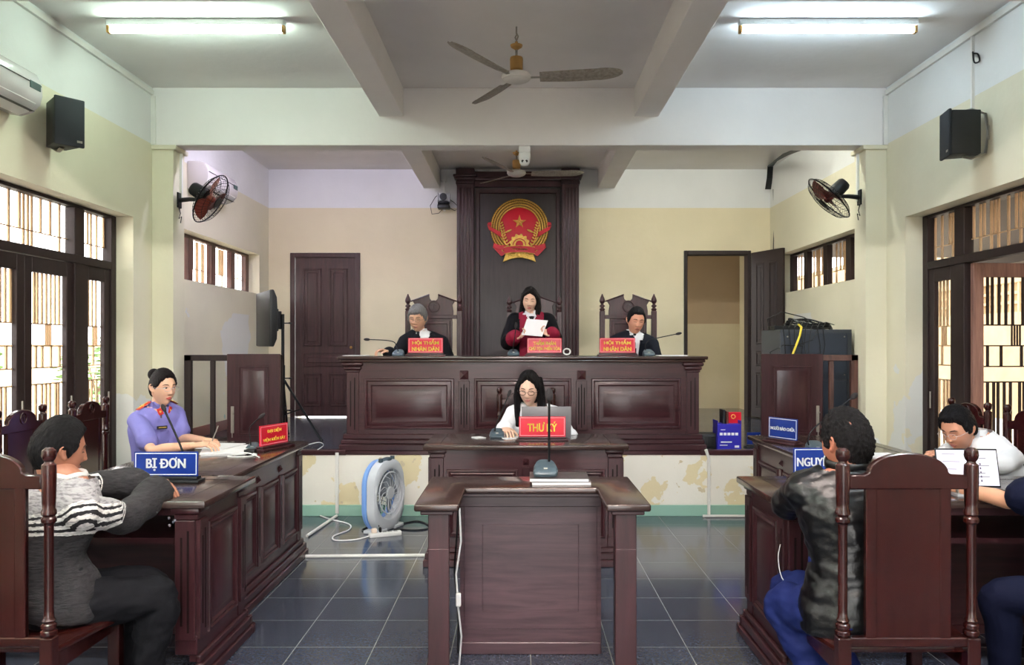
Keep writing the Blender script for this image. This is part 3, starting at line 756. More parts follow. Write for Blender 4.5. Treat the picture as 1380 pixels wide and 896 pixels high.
def judge_chair(label, loc):
    t = thing('judge_chair', label, 'chair', loc, 0, None)
    wd = M['wood']
    for s in (-1, 1):
        m = MB(); m.box(s*.265-.026, s*.265+.026, .23, .28, 0, 1.3, .004); m.box(s*.265-.005, s*.265+.005, .226, .23, .6, 1.25, .001)
        m.lathe([(.02, 0), (.028, .012), (.028, .022), (.016, .03), (.016, .038), (.028, .046), (.028, .056), (.015, .064), (.014, .075), (.027, .09), (.03, .108), (.024, .128), (.014, .15), (.004, .175)], (s*.265, .255, 1.3), n=14)
        obj('back_post', m, wd, t)
        m = MB(); m.box(s*.265-.026, s*.265+.026, -.27, -.22, 0, .7, .004); obj('leg', m, wd, t)
        m = MB(); m.box(s*.265-.032, s*.265+.032, -.28, .23, .7, .73, .008, 2); obj('armrest', m, wd, t)
    cr = [(-.2, 1.255), (-.2, 1.3), (-.19, 1.36), (-.215, 1.4), (-.235, 1.405), (-.045, 1.475)]
    notch = [(-.045, 1.45), (-.04, 1.425), (-.022, 1.405), (0, 1.4), (.022, 1.405), (.04, 1.425), (.045, 1.45)]
    pts = cr + notch + [(-x, z) for x, z in reversed(cr)]
    m = MB(); m.prism(pts, .24, .27, 'xz', .003)
    for s in (-1, 1): m.tube([(s*.045, .238, 1.465), (s*.235, .238, 1.398)], .008, 6)
    o = obj('crest_rail', m, wd, t)
    m = MB(); ci = [Vector((.055*math.cos(2*PI*i/28), .238, 1.345+.055*math.sin(2*PI*i/28))) for i in range(28)]; m.tube(ci, .008, 6, closed=True)
    m.tube([(0, .236, 1.375), (0, .236, 1.315)], .003, 5); m.tube([(-.03, .236, 1.35), (0, .236, 1.365), (.03, .236, 1.35)], .003, 5); m.tube([(-.02, .236, 1.315), (.02, .236, 1.315)], .003, 5)
    obj('carved_scales', m, wd, o)
    m = MB(); m.box(-.24, .24, .238, .272, 1.22, 1.258, .004); m.box(-.24, .24, .238, .272, .56, .6, .004); obj('back_rail', m, wd, t)
    m = MB(); m.box(-.19, .19, .245, .265, .6, 1.22, .002); m.rings(-.17, .17, .62, 1.2, ((0, 0), (.003, .012), (.03, .012), (.034, .002), (.04, .002)), y=.245); obj('back_panel', m, wd, t)
    m = MB(); m.box(-.27, .27, -.28, .25, .44, .47, .008, 2); m.box(-.25, .25, -.26, .23, .37, .44, .003); obj('seat', m, M['woodx'], t)
    return t
j0 = judge_chair('tall carved chair behind the grey-haired judge in black suit on the left', (P(583, 0, 8.1).x, 7.96, ZP))
dup(j0, (P(720.5, 0, 8.3).x, 8.24, ZP), 0, 'tall carved chair behind the standing woman judge, in the middle of the bench')
dup(j0, (P(848.5, 0, 8.1).x, 7.96, ZP), 0, 'tall carved chair behind the dark-haired judge on the right')
# ------------------------------------------------------------------ lamps
def tube_lamp(label, x, y, z, estr, col, rz=0, L=1.27, group=None):
    t = thing('tube_light', label, 'ceiling light', (x, y, z), rz, group)
    m = MB(); m.box(-L/2, L/2, -.03, .03, -.045, 0, .004)
    for k in range(5): m.box(-L/2+.1+k*.26, -.5*L+.13+k*.26, -.034, -.03, -.035, -.02)
    obj('housing', m, M['white'], t)
    for s in (-1, 1):
        m = MB(); m.box(s*(L/2-.012)-.012, s*(L/2-.012)+.012, -.022, .022, -.095, -.04, .004); obj('lamp_holder', m, M['brass'], t)
    m = MB(); m.cyl((-L/2+.024, 0, -.075), (L/2-.024, 0, -.075), .017, n=14)
    tm = mat('lit_tube', (1, 1, 1), .5, emit=col, estr=estr); obj('tube', m, tm, t)
    return t
TS = 26
tube_lamp('lit tube light on the ceiling above the left windows, faintly green', P(264.5, 0, 5.72).x, 5.72, ZC, TS, (.76, 1, .86))
tube_lamp('lit tube light on the ceiling above the right windows, faintly blue', P(1115.5, 0, 5.72).x, 5.72, ZC, TS, (.68, .88, 1))
for i, yy in enumerate((2.4, -.9, -4)):  # added out-of-view tubes that brighten the room from behind the camera
    for s, c in ((-1, (.86, 1, .9)), (1, (.78, .92, 1))):
        tube_lamp('added unseen tube light on the ceiling behind the photographer', s*2.25, yy, ZC, TS*3.6, c, group='added tube lights behind the camera')
for yy in (2.4, -.9): tube_lamp('added unseen tube light on the ceiling behind the photographer', 0, yy, ZC, TS*6.5, (1, .86, .8), group='added tube lights behind the camera')  # added warm tubes to lift the middle bay
tube_lamp('added unseen tube light behind the cross beam, over the platform', -1.85, 7.66, ZC, TS*2.6, (.8, .76, 1), group='added tube lights behind the cross beam')  # two added tubes, hidden by the beam, brighten the back bay
tube_lamp('added unseen tube light behind the cross beam, over the platform', 1.85, 7.66, ZC, TS*2.6, (.95, 1, .9), group='added tube lights behind the cross beam')

# ------------------------------------------------------------------ ceiling fans
def ceiling_fan(label, x, y, ang):
    t = thing('ceiling_fan', label, 'ceiling fan', (x, y, ZC), 0)
    m = MB(); m.tube([(0, 0, 0), (0, 0, -.05), (.012, 0, -.07), (0, 0, -.1)], .006, 6); m.tube([(.006, 0, -.05), (-.01, 0, -.08), (.004, 0, -.11), (.004, 0, -.13)], .005, 6); obj('hook', m, M['steel'], t)
    m = MB(); m.lathe([(.01, -.11), (.012, -.13), (.045, -.135), (.04, -.15), (.016, -.165), (.012, -.17)]); obj('canopy', m, M['brass'], t)
    m = MB(); m.cyl((0, 0, -.15), (0, 0, -.3), .009, n=10); obj('rod', m, M['dirty'], t)
    m = MB(); m.lathe([(.03, -.22), (.045, -.225), (.048, -.24), (.046, -.31), (.03, -.325), (.03, -.34)]); obj('motor_cover', m, M['brass'], t)
    m = MB(); m.lathe([(.03, -.33), (.07, -.335), (.105, -.35), (.108, -.37), (.1, -.385), (.095, -.386), (.09, -.392), (.06, -.405), (.01, -.41)], n=32); obj('motor', m, mat('fan_motor_white', lin(214,210,206), .4, var=.06), t)
    for k in range(3):
        a = R(ang+120*k)
        m = MB()
        def fn(u, v):
            r = .17+u*.6
            w = .055+.012*math.sin(u*PI) if u < .72 else (.067-.0)*math.sqrt(max(0, 1-((u-.72)/.285)**2))+.002
            y = (v-.5)*2*w
            z = -.368 - y*.28 + .02*u*u - .006*math.sin((v)*PI)
            return Vector((r, y, z))
        m.sheet(fn, 26, 6, .003)
        m.M = None
        Mx = Matrix.Rotation(a, 4, 'Z'); m.bm.transform(Mx)
        o = obj('blade', m, M['dirty'], t)
        m = MB(); m.box(.09, .23, -.016, .016, -.375, -.37, .002); m.bm.transform(Mx); obj('blade_iron', m, M['steel'], o)
    return t
f1 = P(696, 0, 5.84)
ceiling_fan('large dusty three-bladed ceiling fan in front of the cross beam', f1.x, 5.84, -4)
ceiling_fan('ceiling fan behind the cross beam, just over the top of the tall crest panel', P(696, 0, 9.1).x, 9.1, 4)

# ------------------------------------------------------------------ wall fans
def frame_to(n, up=(0, 0, 1)):
    n = Vector(n).normalized(); u = Vector(up); x = u.cross(n).normalized(); y = n.cross(x)
    return Matrix((x, y, n)).transposed().to_4x4()
def wall_fan(label, base, head, n, s, blade_col):
    t = thing('wall_fan', label, 'fan', base)
    h = Vector(head)-Vector(base); Mx = Matrix.Translation(h) @ frame_to(n)
    m = MB(); m.box(-.012, .012, -.04, .04, -.07, .07, .004); obj('wall_plate', m, M['blackm'], t)
    m = MB(); j = h - Vector(n).normalized()*.12
    m.tube([(0, 0, 0), (s*-.1, 0, .01), j+Vector((0, 0, -.07)), j], [.022, .02, .02, .024], 8); obj('bracket', m, M['black'], t)
    m = MB(); m.lathe([(.02, -.2), (.05, -.2), (.062, -.18), (.066, -.1), (.06, -.05), (.03, -.045)], M=Mx, n=20); obj('motor', m, M['black'], t)
    def cage(sgn, dep):
        c = MB()
        for k in range(40):
            a = 2*PI*k/40
            c.tube([Mx @ Vector((r_*math.cos(a), r_*math.sin(a), z)) for r_, z in ((.05, sgn*dep), (.14, sgn*dep*.93), (.21, sgn*dep*.6), (.245, 0))], .0013, 4)
        for r_, z, w in ((.245, 0, .006), (.05, sgn*dep, .004), (.14, sgn*dep*.93, .002), (.2, sgn*dep*.68, .002)):
            c.tube([Mx @ Vector((r_*math.cos(2*PI*i/48), r_*math.sin(2*PI*i/48), z)) for i in range(48)], w, 6, closed=True)
        return c
    obj('front_cage', cage(1, .075), M['blackm'], t); obj('rear_cage', cage(-1, .06), M['blackm'], t)
    m = MB(); m.lathe([(.01, .078), (.045, .076), (.05, .07), (.045, .066)], M=Mx); obj('cage_badge', m, M['black'], t)
    m = MB()
    for k in range(3):
        def fn(u, v):
            a = 2*PI*k/3 + (v-.5)*(1.0+.5*math.sin(u*PI)) ; r_ = .03+u*.18
            return Mx @ Vector((r_*math.cos(a), r_*math.sin(a), (v-.5)*.05))
        m.sheet(fn, 8, 8, .002)
    m.lathe([(.01, -.03), (.032, -.028), (.032, .03), (.02, .045), (.004, .048)], M=Mx)
    obj('fan_blades', m, mat('translucent_red_blades', blade_col, .3), t)
    m = MB(); p0 = Vector((0, -.01, -.05))
    m.tube([p0, p0+V(s*-.02, 0, -.07), p0+V(s*-.005, 0, -.12), p0+V(s*-.03, 0, -.1), p0+V(s*-.02, 0, -.16)], .004, 6); obj('pull_cord', m, M['blackm'], t)
    return t
yb = 7.34
wall_fan('black caged wall fan with orange-red blades mounted on the left column', (-3.12, yb, P(0, 270, yb).z), P(284, 268, yb), (.85, 0, -.52), -1, lin(120,48,34))
wall_fan('black caged wall fan with dark red blades mounted on the right column', (3.12, yb, P(0, 266, yb).z), P(1117, 267, yb), (-.7, .14, -.7), 1, lin(96,26,26))

# ------------------------------------------------------------------ speakers, air conditioners
def wall_speaker(label, loc, rz, s):
    t = thing('wall_speaker', label, 'speaker', loc, rz)
    m = MB(); m.prism([(-.095, -.1), (.095, -.1), (.065, .1), (-.065, .1)], -.155, .155, 'xy', .006, 2); obj('cabinet', m, M['black'], t)
    m = MB(); m.box(-.098, .098, -.122, -.1, -.165, .165, .008, 2); o = obj('grille', m, mat('speaker_grille', lin(26,30,38), .6, bump=.4, bscale=400), t)
    m = MB(); m.box(.045, .08, -.1235, -.122, -.135, -.12); obj('maker_badge', m, M['steel'], o)
    m = MB(); m.tube([(0, 0, .16), (0, .06, .175), (0, .15, .14), (0, .17, 0), (0, .15, -.14), (0, .06, -.175), (0, 0, -.16)], .009, 6, flat=(2, 1), up=(0, 0, 1)); m.box(-.03, .03, .16, .2, -.05, .05, .003); obj('bracket', m, M['steel'], t)
    return t
wall_speaker('black speaker on the upper left wall beside the air conditioner', P(84, 168, 5.55), R(52), -1)
wall_speaker('black speaker on the upper right wall, seen from its side', P(1297, 181, 5.7), R(-100), 1)
def air_con(label, loc, rz, L=.85):
    t = thing('air_conditioner', label, 'air conditioner', loc, rz)
    prof = [(0, -.14), (0, .14), (-.12, .14), (-.18, .12), (-.21, .06), (-.215, -.02), (-.2, -.08), (-.15, -.13), (-.08, -.15)]
    m = MB(); m.prism(prof, -L/2, L/2, 'yz', .012, 2); obj('casing', m, mat('ac_white', lin(226,222,222), .25, coat=.4), t)
    m = MB(); m.prism([(-.205, -.085), (-.155, -.138), (-.09, -.158), (-.088, -.15), (-.15, -.128), (-.198, -.078)], -L/2+.06, L/2-.06, 'yz', .002); obj('air_flap', m, M['white'], t)
    m = MB(); m.box(-L/2+.05, L/2-.05, -.19, -.1, -.1305, -.129); m.box(-L/2+.02, L/2-.02, -.2165, -.212, .035, .04); obj('seam', m, M['black'], t)
    m = MB(); m.box(L/2-.14, L/2-.03, -.2175, -.2135, -.0, .045); obj('sticker', m, mat('ac_sticker', lin(70,96,92), .5), t)
    return t
air_con('white wall air conditioner at the upper left corner, next to the black speaker', (XL, 4.76, P(0, 112, 5.0).z), R(90), .9)
air_con('white air conditioner on the left wall behind the black wall fan', (XL, 8.4, P(0, 247, 8.4).z), R(90), .85)
# ------------------------------------------------------------------ cameras
c = P(598, 268, 10.45)
t = thing('video_camera', 'small black and silver video camera on a wall bracket left of the tall panel', 'camera', c)
m = MB(); m.box(-.07, .07, -.06, .06, -.12, -.07, .01, 2); m.lathe([(.06, -.07), (.07, -.06), (.07, -.04), (.05, -.03)]); obj('base', m, M['black'], t)
m = MB(); m.box(-.06, .06, -.05, .05, -.03, .06, .02, 3); m.box(-.075, -.06, -.04, .04, -.04, .07, .005); m.box(.06, .075, -.04, .04, -.04, .07, .005); obj('head', m, mat('camera_silver', lin(190,192,196), .4), t)
m = MB(); m.cyl((0, -.045, .015), (0, -.075, .015), .042, n=24); m.cyl((0, -.07, .015), (0, -.08, .015), .028, n=24); obj('lens', m, M['black'], t)
m = MB(); m.box(-.015, .015, .02, .06, .06, .24, .003); m.box(-.03, .03, .03, .1, .22, .28, .003); m.box(-.015, .015, .04, .13, -.13, -.12, .002); obj('bracket', m, M['white'], t)
m = MB(); m.tube([(-.05, 0, .06), (-.1, 0, .02), (-.16, 0, -.08), (-.14, 0, -.18), (-.06, 0, -.17), (-.02, 0, -.13)], .004, 6); m.tube([(.06, 0, 0), (.12, 0, -.04), (.18, 0, -.1), (.13, 0, -.14), (.06, 0, -.1)], .004, 6); obj('cables', m, M['black'], t)
c = P(707, 198, 7.2); c.z = 3.33
t = thing('security_camera', 'white dome security camera with two dark lenses under the cross beam', 'camera', (c.x, 7.3, 3.33))
m = MB(); m.box(-.052, .052, -.06, .06, -.055, 0, .006, 2); obj('mount', m, M['white'], t)
m = MB(); m.lathe([(.05, -.05), (.055, -.06), (.055, -.09), (.045, -.14), (.03, -.165), (.01, -.172)], n=24); obj('body', m, M['white'], t)
m = MB()
for s in (-1, 1): m.cyl((s*.017, -.04, -.13), (s*.017, -.058, -.138), .012, n=14)
obj('lens', m, M['black'], t)
m = MB(); m.ball((0, -.015, -.13), .046, 3); obj('eyeball', m, M['white'], t)

bpy.data.objects['video_camera'].scale = (1.1, 1.1, 1.1)
# ------------------------------------------------------------------ screen on a stand
c = P(365, 430, 8.0)
t = thing('screen_stand', 'black flat screen seen from its side on a tripod stand by the left back door', 'screen', (c.x, 8.0, ZP))
zc = c.z-ZP
m = MB(); pr = [(-.02, -.27), (-.02, .27), (.02, .275), (.05, .2), (.06, .0), (.05, -.2), (.02, -.275)]
Mz = Matrix.Rotation(R(28), 4, 'Z')
m.prism([(x-.06, z+zc) for x, z in pr], -.36, .36, 'xz', .01, 2, M=Mz @ Matrix.Rotation(0, 4, 'Z')); obj('screen', m, M['black'], t)
m = MB(); m.box(-.005, .06, -.08, .08, zc-.12, zc+.1, .004, M=Mz); m.box(.06, .1, -.03, .03, zc-.1, zc+.08, .004, M=Mz); obj('mount', m, M['blackm'], t)
m = MB(); m.cyl((.12, .0, .1), (.12, 0, zc+.05), .016, n=12); m.cyl((.12, 0, .1), (.12, 0, .75), .022, n=12); obj('pole', m, M['blackm'], t)
m = MB()
for z in (.3, .62, zc-.04): m.cyl((.12, 0, z), (.2, -.02, z), .006, n=8); m.lathe([(.004, 0), (.018, .002), (.018, .016), (.004, .018)], (.2, -.02, z-.009), n=12)
obj('knobs', m, M['black'], t)
for a in (-20, 100, 220):
    m = MB(); d = V(math.cos(R(a)), math.sin(R(a)), 0); m.tube([V(.12, 0, .62), V(.12, 0, .62)+d*.45+V(0, 0, -.6)], .012, 8); m.tube([V(.12, 0, .25), V(.12, 0, .62)+d*.22+V(0, 0, -.3)], .007, 6); o = obj('leg', m, M['blackm'], t)
    m = MB(); m.ball(V(.12, 0, .62)+d*.45+V(0, 0, -.602), .018, 2); obj('rubber_foot', m, M['black'], o)

# ------------------------------------------------------------------ swing gates on the platform edge
def gate(label, x0, x1, px0, px1, hinge_left, y):
    t = thing('platform_gate', label, 'gate', ((x0+x1)/2, y, ZP)); H = .86; cx = (x0+x1)/2
    m = MB(); a, b_ = x0-cx, x1-cx
    m.box(a, b_, -.022, .022, H-.055, H, .004); m.box(a, b_, -.022, .022, .04, .1, .004); m.box(a, a+.065, -.022, .022, 0, H, .004); m.box(b_-.065, b_, -.022, .022, 0, H, .004)
    obj('railing_frame', m, M['frame_dark'] if x0 < 0 else M['frame'], t)
    n = 3; w = (b_-a-.13)
    for k in range(n):
        x = a+.065+w*(k+1)/(n+1); m = MB(); m.box(x-.022, x+.022, -.014, .014, .1, H-.055, .003); obj('baluster', m, M['frame_dark'] if x0 < 0 else M['frame'], t)
    L = px1-px0
    m = MB(); m.box(0, L, -.018, .018, .02, H+.01, .004); m.rings(.1, L-.1, .14, H-.1, ((0, 0), (.002, .006), (.014, .006), (.02, -.004), (.034, -.004), (.045, .002)), y=-.018)
    o = obj('gate_leaf', m, M['wood'], t)
    m = MB(); xx = .05 if not hinge_left else L-.05
    m.box(xx-.014, xx+.014, -.026, -.018, .16, .4, .002); m.cyl((xx, -.03, .12), (xx, -.03, .36), .004, n=8); m.ball((xx+.01, -.034, .34), .009, 2); obj('bolt', m, M['steel'], o)
    o.location = (px0-cx, -.1 if hinge_left else -.16, 0); o.rotation_euler = (0, 0, R(3) if not hinge_left else 0)
    return t
gate('dark railing and gate leaf on the left platform edge, behind the woman in lavender uniform', -3.08, -2.18, -2.63, -2.16, False, 7.38)
gate('brown gate leaf with bolt and railing on the right, in front of the grey cabinet', 2.28, 3.12, 2.2, 2.76, True, 7.4)

# ------------------------------------------------------------------ equipment rack with cables
c0_, c1_ = P(1034, 445, 8.2), P(1136, 445, 8.0)
t = thing('equipment_rack', 'dark grey metal equipment cabinet behind the right gate', 'cabinet', ((c0_.x+c1_.x)/2, 8.1, ZP)); w = (c1_.x-c0_.x)/2; Hh = c0_.z-ZP
rk = mat('rack_grey', lin(66,70,78), .45)
m = MB(); m.box(-w, w, -.3, .3, 0, Hh, .006); m.box(-w+.0, w, -.31, -.3, Hh-.03, Hh, .002); m.box(-w, -w+.04, -.312, -.3, .02, Hh-.03); m.box(w-.04, w, -.312, -.3, .02, Hh-.03); obj('cabinet_body', m, rk, t)
m = MB(); m.box(-w+.045, w-.045, -.306, -.3, .03, Hh-.5); m.box(-w+.045, w-.045, -.306, -.3, Hh-.48, Hh-.04); obj('door_panel', m, mat('rack_panel', lin(54,60,72), .4), t)
m = MB()
for x, z in ((w-.07, Hh-.07), (w-.07, Hh-.44), (-w+.07, Hh-.07)): m.cyl((x, -.315, z), (x, -.3, z), .007, n=8)
obj('screws', m, M['steel'], t)
t = thing('cable_coil', 'coil of black cable lying on top of the grey cabinet', 'cable', ((c0_.x+c1_.x)/2-.0, 8.05, c0_.z))
m = MB()
for k in range(5):
    m.tube([(.02+(.24-.012*k)*math.cos(2*PI*i/36), .15*math.sin(2*PI*i/36), .02+.016*k+.012*math.sin(3*2*PI*i/36+k)+.03*math.cos(2*PI*i/36+.8)*(-1)) for i in range(36)], .009, 6, closed=True)
obj('cable_loops', m, M['black'], t)
m = MB(); m.box(-.36, -.1, -.12, .1, .0, .04, .004); obj('adapter_box', m, M['black'], t)
m = MB(); rnd = random.Random(5)
z0 = c0_.z; X0 = c0_.x
for k in range(8):
    x = X0+.02+k*.055; m.tube([(x+.2, 8.0, z0+.05), (x+.08, 7.9, z0+.07+rnd.random()*.03), (x, 7.77, z0+.02), (x+rnd.uniform(-.03, .03), 7.755, z0-.15), (x+rnd.uniform(-.05, .05), 7.75, z0-.42)], .004, 5)
m.tube([(X0-.1, 7.75, z0-.4), (X0-.12, 7.72, z0-.22), (X0+.0, 7.7, z0-.15), (X0+.2, 7.74, z0-.16)], .005, 5)
m.tube([(X0-.1, 7.8, z0+.0), (X0-.14, 7.75, z0+.1), (X0-.0, 7.75, z0+.17), (X0+.25, 7.85, z0+.12), (X0+.4, 7.95, z0+.06)], .005, 5)
m.tube([(X0+.12, 7.74, z0-.16), (X0+.3, 7.74, z0-.1), (X0+.38, 7.8, z0+.04)], .004, 5)
tag(obj('loose_cables', m, M['black']), 'tangle of thin black cables hanging over the front of the grey cabinet', 'cable')
m = MB(); a = P(1076, 437, 7.95); m.tube([a, P(1080, 441, 7.74), P(1078, 452, 7.73), P(1068, 478, 7.72), P(1062, 500, 7.72)], .011, 8)
tag(obj('yellow_cable', m, mat('yellow_cable', lin(238,214,70), .4)), 'thick yellow cable hanging down the front of the grey cabinet', 'cable')

# ------------------------------------------------------------------ things on the right of the platform
def box_at(px0, px1, y1, Y, h, d, name, label, cat, m_, zb=ZP, bev=.003):
    a, b_ = P(px0, 0, Y).x, P(px1, 0, Y).x
    m = MB(); m.box(a, b_, Y, Y+d, zb, zb+h, bev); return tag(obj(name, m, m_), label, cat)
a, b_ = P(967, 0, 7.27).x, P(999, 0, 7.27).x; s_ = 7.27/F
t = thing('file_box', 'blue box with white printed squares standing on the right end of the platform edge', 'box', ((a+b_)/2, 7.27, ZP)); w = (b_-a)/2; hb = P(0, 567, 7.27).z-ZP
m = MB(); m.box(-w, w, 0, .18, 0, hb-.03, .002); m.box(-w, -w+.004, 0, .18, hb-.03, hb); m.box(w-.004, w, 0, .18, hb-.03, hb); obj('box_body', m, mat('blue_card', lin(44,38,168), .4), t)
m = MB()
for k in range(5): m.box(-w+.02+k*.035, -w+.046+k*.035, -.002, 0, hb*.5, hb*.5+.024)
m.box(-w+.03, -w+.13, -.002, 0, hb*.25, hb*.25+.01); m.box(-w+.02, -w+.09, -.002, 0, hb*.15, hb*.15+.006); m.box(-w+.03, -w+.07, -.002, 0, hb*.68, hb*.68+.006); m.box(w-.06, w-.02, -.002, 0, .02, .04); obj('printed_marks', m, M['whitel'], t)
zt_ = ZP+hb*.0
m = MB(); m.box(-.075, .075, 0, .03, 0, hb+.06, .003, ); o = tag(obj('red_book', m, M['sign_red']), 'red book with gold mark sticking out of the blue box', 'book'); o.location = (P(988.5, 0, 7.36).x, 7.37, ZP+.01)
m = MB(); ci = [Vector((.018*math.cos(2*PI*i/16), -.002, hb+.02+.018*math.sin(2*PI*i/16))) for i in range(16)]; m.tube(ci, .004, 5, closed=True); obj('gold_mark', m, M['gold'], o)
for k, (px, col) in enumerate(((974.5, (30,30,34)), (979, (90,44,36)))):
    m = MB(); m.box(-.01, .01, 0, .14, 0, hb+.075-.015*k, .002); o = tag(obj('folder', m, mat('folder_cover', lin(*col), .5)), ('thin black folder upright at the left inside the blue box', 'thin brown folder upright between the black folder and the red book')[k], 'folder'); o.location = (P(px, 0, 7.36).x, 7.3+.02, ZP+.02)
m = MB(); m.box(-.1, .1, 0, .16, 0, .14, .008, 2); m.rings(-.085, .085, .02, .12, ((0, 0), (.006, .004), (.01, -.004)), y=0); 
for q in range(5): m.box(-.07+q*.03, -.055+q*.03, -.004, .0, .03, .11)
o = tag(obj('black_crate', m, M['black']), 'small black slotted plastic crate left of the blue box on the platform', 'crate'); o.location = (P(956, 0, 7.3).x, 7.33, ZP)

# ------------------------------------------------------------------ box fan, power strip, floor cables
t = thing('box_fan', 'grey and blue oval box fan on the floor against the peeling platform wall', 'fan', (P(514, 0, 6.66).x, 6.66, 0), R(68))
def oval(w, h, r, y, n=10):
    pts = []
    for cx, cz, a0 in ((w-r, r*1.0, -90), (w-r, h-r, 0), (-w+r, h-r, 90), (-w+r, r, 180)):
        for i in range(n+1): a = R(a0+90*i/n); pts.append(Vector((cx+r*math.cos(a), y, cz+r*math.sin(a))))
    return pts
gp = mat('fan_grey', lin(196,200,206), .3)
W_, H_ = .235, .585
def ringshape(m, y0, y1, w, h, r, ri, cz, bev=.012):
    n = 44; o = oval(w, h, r, 0, 10); o = o[::1]
    # outer loop resampled by angle about the hole centre
    def outer(a):
        d = Vector((math.cos(a), 0, math.sin(a))); best = 0
        for i in range(len(o)):
            p, q = o[i]-V(0, 0, cz), o[(i+1) % len(o)]-V(0, 0, cz)
            den = d.x*(q.z-p.z)-d.z*(q.x-p.x)
            if abs(den) < 1e-9: continue
            tt = (p.x*(q.z-p.z)-p.z*(q.x-p.x))/den; uu = (p.x*d.z-p.z*d.x)/den
            if tt > 0 and -.001 <= uu <= 1.001: best = max(best, tt)
        return best
    N_ = 64; A = [2*PI*i/N_ for i in range(N_)]; O = [outer(a) for a in A]
    def L(k, y, off=0):
        return [Vector(((O[i]+off if k else ri+off)*math.cos(A[i]), y, cz+(O[i]+off if k else ri+off)*math.sin(A[i]))) for i in range(N_)]
    rings = [L(0, y0+bev, 0), L(0, y0, bev*.5), L(0, y0-.004, .02), L(1, y0, -bev*1.6), L(1, y0+bev, -bev*.3), L(1, (y0+y1)/2, 0), L(1, y1-bev, 0), L(1, y1, -bev), L(0, y1, bev), L(0, y1-bev, 0)]
    m.loft(rings, closed=True)
m = MB(); ringshape(m, -.09, .0, W_, H_, .2, .202, .3); m.box(-.2, -.06, -.1, .05, 0, .03, .01, 2); m.box(.06, .2, -.1, .05, 0, .03, .01, 2); obj('front_housing', m, gp, t)
m = MB(); ringshape(m, .0, .05, W_-.004, H_-.005, .2, .204, .3); obj('rear_housing', m, mat('fan_blue', lin(120,160,220), .3), t)
m = MB(); m.lathe([(.02, -.12), (.05, -.115), (.055, -.105), (.05, -.09)], (0, 0, 0), n=20, M=Matrix.Translation((0, 0, .31)) @ Matrix.Rotation(-PI/2, 4, 'X') @ Matrix.Translation((0, 0, 0)))
m = MB()
for k in range(14):
    a = 2*PI*k/14
    m.tube([V(.045*math.cos(a), -.085, .31+.045*math.sin(a)), V(.12*math.cos(a+.35), -.09, .31+.12*math.sin(a+.35)), V(.19*math.cos(a+.8), -.08, .31+.19*math.sin(a+.8))], .003, 5)
m.tube([V(.17*math.cos(2*PI*i/40), -.085, .31+.17*math.sin(2*PI*i/40)) for i in range(40)], .006, 6, closed=True)
m.cyl((0, -.095, .31), (0, -.075, .31), .05, n=20); obj('front_grille', m, gp, t)
m = MB()
for k in range(5):
    def fn(u, v):
        a = 2*PI*k/5+(v-.5)*1.0+u*.3; r_ = .03+u*.14
        return V(r_*math.cos(a), -.03+(v-.5)*.05, .31+r_*math.sin(a))
    m.sheet(fn, 6, 6, .002)
m.cyl((0, -.06, .31), (0, 0.02, .31), .035, n=16); obj('fan_blades', m, mat('fan_blade_grey', lin(130,136,144), .3), t)
m = MB()
for k in range(30):
    a = 2*PI*k/30; m.tube([V(.2*math.cos(a), .045, .31+.2*math.sin(a)), V(.15*math.cos(a), .095, .31+.15*math.sin(a)), V(.03*math.cos(a), .105, .31+.03*math.sin(a))], .002, 4)
for r_, y in ((.2, .05), (.17, .08), (.13, .098), (.09, .102), (.03, .105)): m.tube([V(r_*math.cos(2*PI*i/36), y, .31+r_*math.sin(2*PI*i/36)) for i in range(36)], .0025, 5, closed=True)
obj('rear_cage', m, M['grey'], t)
m = MB(); m.ball((.0, -.05, H_-.005), (.07, .035, .022), 3); m.cyl((-.09, -.05, H_-.02), (-.09, -.05, H_+.015), .02, n=14); m.cyl((.09, -.05, H_-.02), (.09, -.05, H_+.015), .02, n=14); obj('control_knobs', m, M['grey'], t)
ps = P(519, 0, 6.42)
t = thing('power_strip', 'white power strip on the floor in front of the box fan', 'power strip', (ps.x, 6.42, 0), R(24))
m = MB(); m.box(-.13, .13, -.028, .028, 0, .035, .006, 2); obj('strip_body', m, M['white'], t)
m = MB()
for k in range(3): m.box(-.02+k*.045, .01+k*.045, -.014, .014, .035, .0365)
obj('sockets', m, mat('socket_grey', lin(150,150,150), .5), t)
m = MB(); m.box(-.11, -.07, -.018, .018, .035, .07, .006, 2); obj('plug', m, mat('plug_cream', lin(226,206,190), .4), t)
m = MB(); m.box(-.05, -.03, -.014, .014, .035, .075, .005); obj('black_plug', m, M['black'], t)
def fl(px, py, z=.006):
    s = (py-CY)/(EYE-z); return Vector(((px-CX)/s, F/s, z))
def cable(name, label, pts, r, m_, n=6, sm=4):
    # Catmull-Rom through the points
    q = [Vector(p) for p in pts]; out = []
    for i in range(len(q)-1):
        a, b_, c_, d = q[max(i-1, 0)], q[i], q[i+1], q[min(i+2, len(q)-1)]
        for k in range(sm):
            u = k/sm; out.append(.5*((2*b_)+(c_-a)*u+(2*a-5*b_+4*c_-d)*u*u+(3*b_-a-3*c_+d)*u**3))
    out.append(q[-1]); m = MB(); m.tube(out, r, n); return tag(obj(name, m, m_), label, 'cable' if 'cable' in name or 'wire' in name else 'conduit')
cable('white_cable', 'thin white cable curling over the floor to the power strip', [fl(411, 685), fl(440, 698), fl(470, 706), fl(470, 714), fl(450, 722), fl(452, 728), fl(480, 727), fl(500, 721.5)], .006, M['white'])
cable('black_cable', 'black cable looping on the floor right of the box fan', [ps+V(-.05, .0, -1.53*0+.08-ps.z), fl(508, 700, .02), fl(500, 708), fl(488, 714), fl(500, 718)], .005, M['black'])
